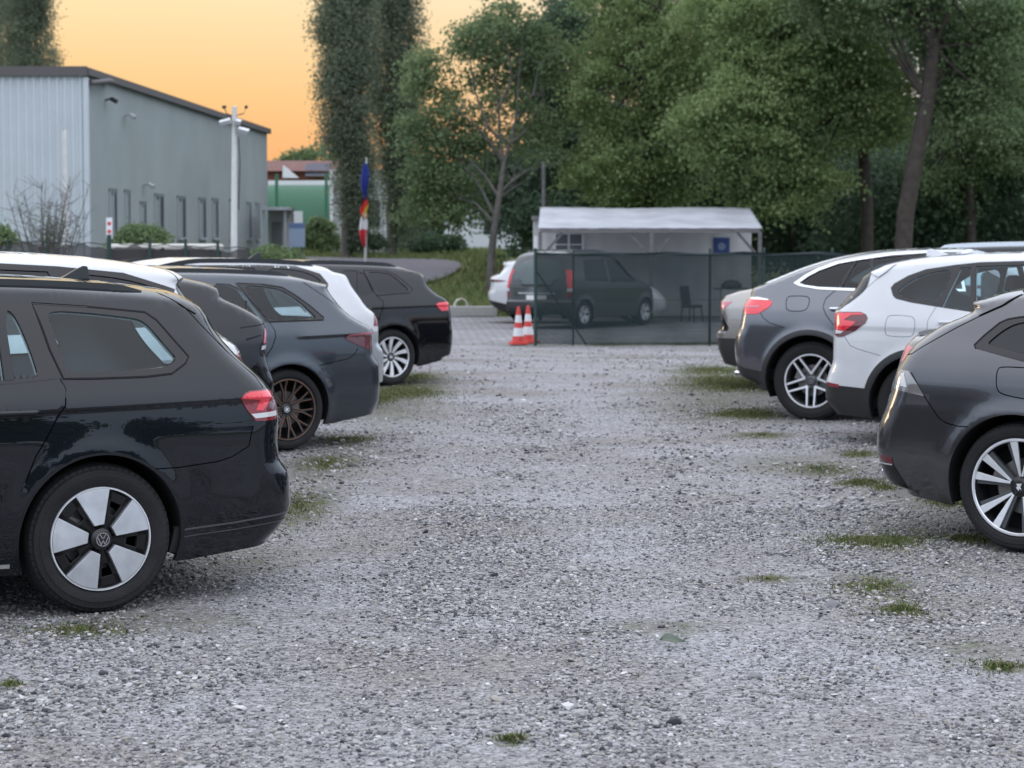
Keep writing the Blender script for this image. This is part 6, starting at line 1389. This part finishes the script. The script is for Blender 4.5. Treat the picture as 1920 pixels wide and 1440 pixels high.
# poplars
def poplar(px, Y, w, h, n, label, z0=None, per=290):
    base = tb(px, Y); t = tree('poplar_tree', label, base, [((0, 0, 0), .26), ((.1, 0, h * .3), .2), ((0, 0, h * .7), .12), ((0, 0, h * .95), .04)],
        [(int(n * .65), (0, 0, h * .56), (w, w, h * .42)), (int(n * .2), (w * .4, 0, h * .22), (w * .55, w * .6, h * .19)), (int(n * .15), (w * .2, 0, h * .8), (w * .6, w * .6, h * .2))], per, .105, .42, 'leaf_poplar', 'bark_grey', 14, -.1, 'tall poplars', lr=.05, flat=2.0, sag=0.); return t
poplar(650, 92, 1.15, 17, 320, 'tall narrow poplar nearest the orange sky, right of the hall')
poplar(735, 96, 1.25, 18, 360, 'tall dark poplar standing just right of the one against the orange sky')
poplar(62, 118, 1.5, 19, 300, 'poplar rising behind the corrugated hall front')
poplar(5, 122, 1.6, 20, 300, 'poplar behind the hall, cut off by the left edge of the photo')
# sparse tree with grey limbs
bs = ground(918, 548); Ym = bs.y; sp_ = F / Ym
def loc(px, py, dy=0.): q = at(px, py, Ym); return (q.x - bs.x, dy, q.z - bs.z)
t = thing('sparse_tree', 'half bare tree with grey forked limbs between the poplars and the canopy', 'tree', bs)
b = MB(); b.tube([(0, 0, 0), loc(921, 480), loc(928, 420), loc(936, 370), loc(944, 310)], [.15, .125, .115, .10, .08], 14)
for L__ in ([(936, 372), (910, 330), (880, 300), (840, 285)], [(930, 410), (900, 350), (870, 310), (850, 270)], [(944, 312), (955, 270), (968, 220), (975, 120), (980, 60)], [(944, 312), (938, 260), (935, 200), (925, 120), (915, 50)], [(938, 360), (960, 340), (990, 318), (1030, 310)], [(935, 372), (965, 350), (1000, 330)], [(955, 270), (985, 245), (1005, 215), (1020, 180)], [(938, 260), (915, 240), (890, 170), (880, 100)], [(940, 300), (920, 270), (905, 250), (860, 210)], [(968, 220), (1000, 180), (1010, 120)], [(935, 200), (960, 150), (950, 80)], [(928, 420), (905, 395), (890, 380), (860, 372)]):
    dy = rng.uniform(-.8, .8); P_ = [Vector(loc(u, v, dy * k / 3)) for k, (u, v) in enumerate(L__)]; b.tube(P_, list(np.linspace(.06, .014, len(P_))), 7)
    for k in range(5):
        s_ = P_[rng.integers(1, len(P_))]; d_ = Vector((rng.normal(), rng.normal() * .5, rng.uniform(.1, 1.2))).normalized() * rng.uniform(.5, 1.1); b.tube([s_, s_ + d_ * .5 + Vector((0, 0, .06)), s_ + d_], [.018, .012, .005], 5)
b.build('trunk', M['bark_grey'], t, smooth=60)
cl_ = np.concatenate([ellip(n, loc(px, py, .9), (rx / sp_, 1.1, rz / sp_), .3) for n, px, py, rx, rz in ((40, 800, 250, 62, 120), (30, 820, 380, 70, 60), (55, 930, 60, 90, 85), (22, 870, 190, 80, 90), (26, 1010, 150, 55, 110), (14, 960, 260, 80, 60), (18, 790, 130, 40, 50), (30, 850, 310, 85, 90), (16, 1010, 70, 60, 60))])
V, Fq = leaf_quads(cl_, .42, 150, .11, .4); link('crown', pymesh('crown', V, Fq), t, M['leaf_mid'])
# big trees on the right
def rtree(label, px, Y, trunk, crown, leafm, per=290, size=.115, rad=.48, limbs=16, lr=.07, droop=.8):
    bs = tb(px, Y); s_ = F / Y
    L_ = lambda u, v, dy=0.: tuple(np.array(at(u, v, Y + dy)) - np.array(bs))
    tr = [(L_(u, v), r) for u, v, r in trunk]; tr[0] = ((tr[0][0][0], 0, 0), tr[0][1])
    cr = [(n, L_(u, v, dy), (rx / s_, ry, rz / s_)) for n, u, v, rx, rz, ry, dy in crown]
    return tree('broadleaf_tree', label, bs, tr, cr, per, size, rad, M and leafm, 'bark', limbs, droop, GT, lr=lr)
rtree('light green drooping tree just right of the canopy left end', 1215, 68, [(1215, 470, .2), (1218, 300, .17), (1205, 150, .13), (1200, 0, .08)], [(90, 1180, 90, 140, 150, 2.2, 0), (70, 1200, 300, 130, 110, 2.0, 0), (60, 1330, 120, 110, 130, 2.0, -1), (40, 1190, -130, 150, 120, 2.2, 0)], 'leaf_light')
rtree('bright leaved tree whose trunk stands left of the thick leaning trunk', 1622, 64, [(1628, 470, .21), (1626, 380, .18), (1618, 280, .16), (1600, 180, .13), (1640, 20, .1), (1660, -150, .08)], [(80, 1390, 200, 120, 140, 1.8, -1.5), (80, 1520, 90, 140, 130, 2.0, -1), (55, 1470, 320, 120, 70, 1.5, -1), (40, 1640, 170, 70, 110, 1.5, -1), (40, 1400, 10, 130, 80, 2., 0)], 'leaf_light')
rtree('tallest tree with a thick trunk leaning right and forking high up', 1690, 60, [(1686, 470, .27), (1698, 400, .245), (1716, 300, .23), (1738, 190, .215), (1750, 90, .20), (1722, -40, .15), (1700, -160, .1)], [(70, 1620, -40, 150, 110, 2.2, 0), (70, 1830, 20, 130, 110, 2.2, 1), (35, 1850, 180, 80, 90, 1.5, 1), (30, 1760, -120, 160, 80, 2., 0)], 'leaf_mid', limbs=20)
rtree('dark tree with a slim trunk at the right edge of the wood', 1800, 66, [(1826, 470, .16), (1818, 330, .14), (1790, 220, .12), (1765, 120, .1), (1740, -60, .06)], [(60, 1890, 240, 90, 100, 1.6, 0), (50, 1900, 90, 80, 110, 1.8, 0), (40, 1770, 330, 70, 60, 1.4, 1)], 'leaf_mid')
rtree('dark tree behind the sparse one, left of the canopy', 1060, 78, [(1050, 470, .18), (1050, 300, .15), (1055, 100, .1)], [(90, 1050, 130, 90, 170, 2., 0), (80, 1080, 330, 110, 110, 2., 0), (40, 1010, 390, 60, 60, 1.5, 0), (45, 960, 340, 70, 90, 1.5, 2)], 'leaf_dark')
rtree('dark tree behind the canopy, its thin trunk leaning left', 1480, 74, [(1512, 470, .13), (1482, 420, .12), (1450, 360, .11), (1440, 200, .08)], [(70, 1460, 260, 110, 120, 1.8, 1), (50, 1340, 330, 90, 90, 1.8, 1), (50, 1560, 330, 90, 90, 1.5, 1)], 'leaf_dark')
rtree('young tree with a thin straight trunk between the wood trunks', 1540, 72, [(1545, 470, .1), (1535, 400, .09), (1528, 300, .07)], [(45, 1540, 300, 70, 80, 1.3, 0), (30, 1560, 150, 80, 80, 1.5, 0)], 'leaf_mid')
# undergrowth and the wood behind (one mass)
cl_ = []
for k in range(760):
    px = rng.uniform(1000, 2050); Y = rng.uniform(74, 90); py = 470 - 235 * rng.random() ** 1.3; cl_.append(tuple(at(px, py, Y)))
for k in range(200):
    px = rng.uniform(1560, 2050); py = 470 - 170 * rng.random(); cl_.append(tuple(at(px, py, rng.uniform(66, 72))))
for k in range(640):
    px = rng.uniform(1060, 2050); py = rng.uniform(0, 300); cl_.append(tuple(at(px, py, rng.uniform(88, 98))))
for k in range(90): cl_.append(tuple(at(rng.uniform(1405, 1600), rng.uniform(360, 475), rng.uniform(78, 84))))
V, Fq = leaf_quads(np.array(cl_), .8, 110, .19, .3); o = link('undergrowth', pymesh('undergrowth', V, Fq), None, M['leaf_dark']); tag(o, kind='stuff')
# far trees at the end of the street
for px, w, h, lab in ((545, 1.6, 2.3, 'round far tree beside the brick house roof'), (600, 2.4, 3.2, 'far tree glowing against the orange sky beside the poplars')):
    base = Vector((X(px, 160), 160, 2.)); zt_ = Z(268 if px == 600 else 292, 160) - 2
    tree('far_tree', lab, base, [((0, 0, 0), .2), ((0, 0, zt_ * .6), .12)], [(60, (0, 0, zt_ - h * .8), (w, 1.5, h))], 80, .32, .7, 'leaf_mid', limbs=4, group='far trees')
cl_ = []
for k in range(260):
    px = rng.uniform(720, 1120); Y = rng.uniform(165, 185); py = 470 - rng.uniform(0, 150 + 25 * math.sin(px * .03)); cl_.append(tuple(at(px, py, Y)))
V, Fq = leaf_quads(np.array(cl_), 1.3, 70, .5, .3); o = link('far_wood', pymesh('far_wood', V, Fq), None, M['leaf_dark']); tag(o, kind='stuff')
# clipped bushes and hedges
def bush(px, py, wpx, hpx, Y, label, leafm='leaf_dark', name='bush', n=70, per=90, size=.09):
    base = Vector((X(px, Y), Y, Z(py, Y))); s_ = F / Y; d = ellip(n, (0, 0, 0), (wpx / s_ * .8, wpx / s_ * .5, hpx / s_ * .8), .5); d[:, 2] = np.abs(d[:, 2])
    t = thing(name, label, 'bush', base); V, Fq = leaf_quads(d, .22, per, size, 0.); link('foliage', pymesh('foliage', V, Fq), t, M[leafm]); b = MB()
    for k in range(5): e_ = Vector(d[rng.integers(len(d))]); b.tube([(e_.x * .2, e_.y * .2, -.9), e_ * .6, e_], [.03, .02, .008], 5)
    b.build('stems', M['bark'], t)
bush(267, 456, 53, 40, 52, 'rounded clipped bush before the hall windows', 'leaf_mid'); bush(515, 492, 58, 36, 56, 'low spreading bush at the foot of the lamp post', 'leaf_mid', n=80)
bush(690, 462, 48, 30, 92, 'dark hedge left of the road sign flags', n=50); bush(815, 462, 70, 30, 100, 'dark low hedge beyond the road under the sparse tree', n=70, size=.14)
bush(600, 462, 40, 75, 100, 'leafy bush in front of the green storage hall', 'leaf_mid', n=60, size=.14); bush(-5, 452, 28, 34, 47.5, 'small bush at the left edge behind the wire fence', 'leaf_mid', n=25)
# bare twiggy shrub in front of the hall
t = thing('bare_shrub', 'twiggy nearly bare shrub in front of the corrugated hall front', 'shrub', (X(88, 50), 50, -.3)); b = MB()
for k in range(44):
    a = rng.normal() * .30; h = rng.uniform(2.2, 3.6); tip = Vector((a * h * .62, rng.normal() * .3, h)); mid = tip * .5 + Vector((rng.normal() * .06, 0, .1)); b.tube([(rng.normal() * .06, 0, 0), mid * .5, mid, tip], [.03, .024, .016, .005], 5)
    for q in range(9): s_ = mid.lerp(tip, rng.random()); b.tube([s_, s_ + Vector((rng.normal() * .25, rng.normal() * .2, rng.uniform(.05, .4)))], [.008, .003], 4)
b.build('twigs', M['bark_grey'], t); d = ellip(44, (0, 0, 2.0), (.5, .3, 1.0), .3); V, Fq = leaf_quads(d, .3, 12, .06, 0); link('leaves', pymesh('leaves', V, Fq), t, M['leaf_mid'])
# the planting behind the camera, mirrored in the car flanks
proto = tree('broadleaf_tree', 'round tree behind the photographer, seen only mirrored in the paint of the near cars', (14, -16, -.2), [((0, 0, 0), .2), ((0, 0, 2), .17), ((.2, 0, 4), .1)], [(70, (0, 0, 3.6), (2.6, 2.6, 2.2)), (30, (1.2, 0, 2.2), (1.8, 2, 1.2))], 90, .28, .7, 'leaf_dark', limbs=6, group='trees behind the photographer')
for (x, y, s_) in ((9, -20, .8), (20, -13, 1.1), (26, -9, .9), (4, -26, 1.0), (-9, -22, .9), (-18, -15, 1.0), (-26, -10, 1.2)):
    r_ = proto.copy(); COL.objects.link(r_); r_.location = (x, y, -.2); r_.scale = (s_,) * 3; r_.rotation_euler = (0, 0, x)
    for ch in list(proto.children): q = ch.copy(); COL.objects.link(q); q.parent = r_

# ------------------------------------------------------------------ dusk sky and the last sunlight
w = bpy.data.worlds.new('World'); SC.world = w; w.use_nodes = True; nt = w.node_tree; L = nt.links.new; bg = nt.nodes['Background']
tc = N(nt, 'ShaderNodeTexCoord'); sp = N(nt, 'ShaderNodeSeparateXYZ'); L(tc.outputs['Generated'], sp.inputs[0])
AZ = -22.; sd = (math.sin(R(AZ)), math.cos(R(AZ)), 0)
dt = N(nt, 'ShaderNodeVectorMath', operation='DOT_PRODUCT'); dt.inputs[1].default_value = sd; L(tc.outputs['Generated'], dt.inputs[0])
warm = ramp(nt, [(0, (.63, .25, .09)), (.035, (.64, .285, .105)), (.07, (.65, .395, .165)), (.12, (.68, .525, .305)), (.25, (.72, .65, .52)), (.5, (.85, .92, 1.05))]); L(sp.outputs[2], warm.inputs[0])
cool = ramp(nt, [(0, (.44, .51, .62)), (.1, (.47, .56, .71)), (.3, (.76, .86, 1.03)), (.7, (1.14, 1.20, 1.35))]); L(sp.outputs[2], cool.inputs[0])
mr = N(nt, 'ShaderNodeMapRange', interpolation_type='SMOOTHERSTEP'); mr.inputs['From Min'].default_value = .70; mr.inputs['From Max'].default_value = 1.0; L(dt.outputs['Value'], mr.inputs[0])
mx = N(nt, 'ShaderNodeMix', data_type='RGBA'); L(mr.outputs[0], mx.inputs[0]); L(cool.outputs[0], mx.inputs[6]); L(warm.outputs[0], mx.inputs[7]); L(mx.outputs[2], bg.inputs[0]); bg.inputs[1].default_value = 1.0
sl = bpy.data.lights.new('sun', 'SUN'); sl.energy = .35; sl.specular_factor = .4; sl.angle = R(14); sl.color = (1., .72, .45); so = bpy.data.objects.new('sun', sl); COL.objects.link(so)
d = Vector((math.sin(R(-50)) * math.cos(R(5)), math.cos(R(-50)) * math.cos(R(5)), math.sin(R(5)))); so.rotation_euler = d.to_track_quat('Z', 'Y').to_euler()
SC.view_settings.view_transform = 'Standard'; SC.view_settings.look = 'None'; SC.view_settings.exposure = .66; SC.view_settings.gamma = 1
SC.cycles.use_denoising = True; SC.cycles.max_bounces = 6; SC.cycles.transparent_max_bounces = 16; SC.cycles.caustics_reflective = False; SC.cycles.caustics_refractive = False
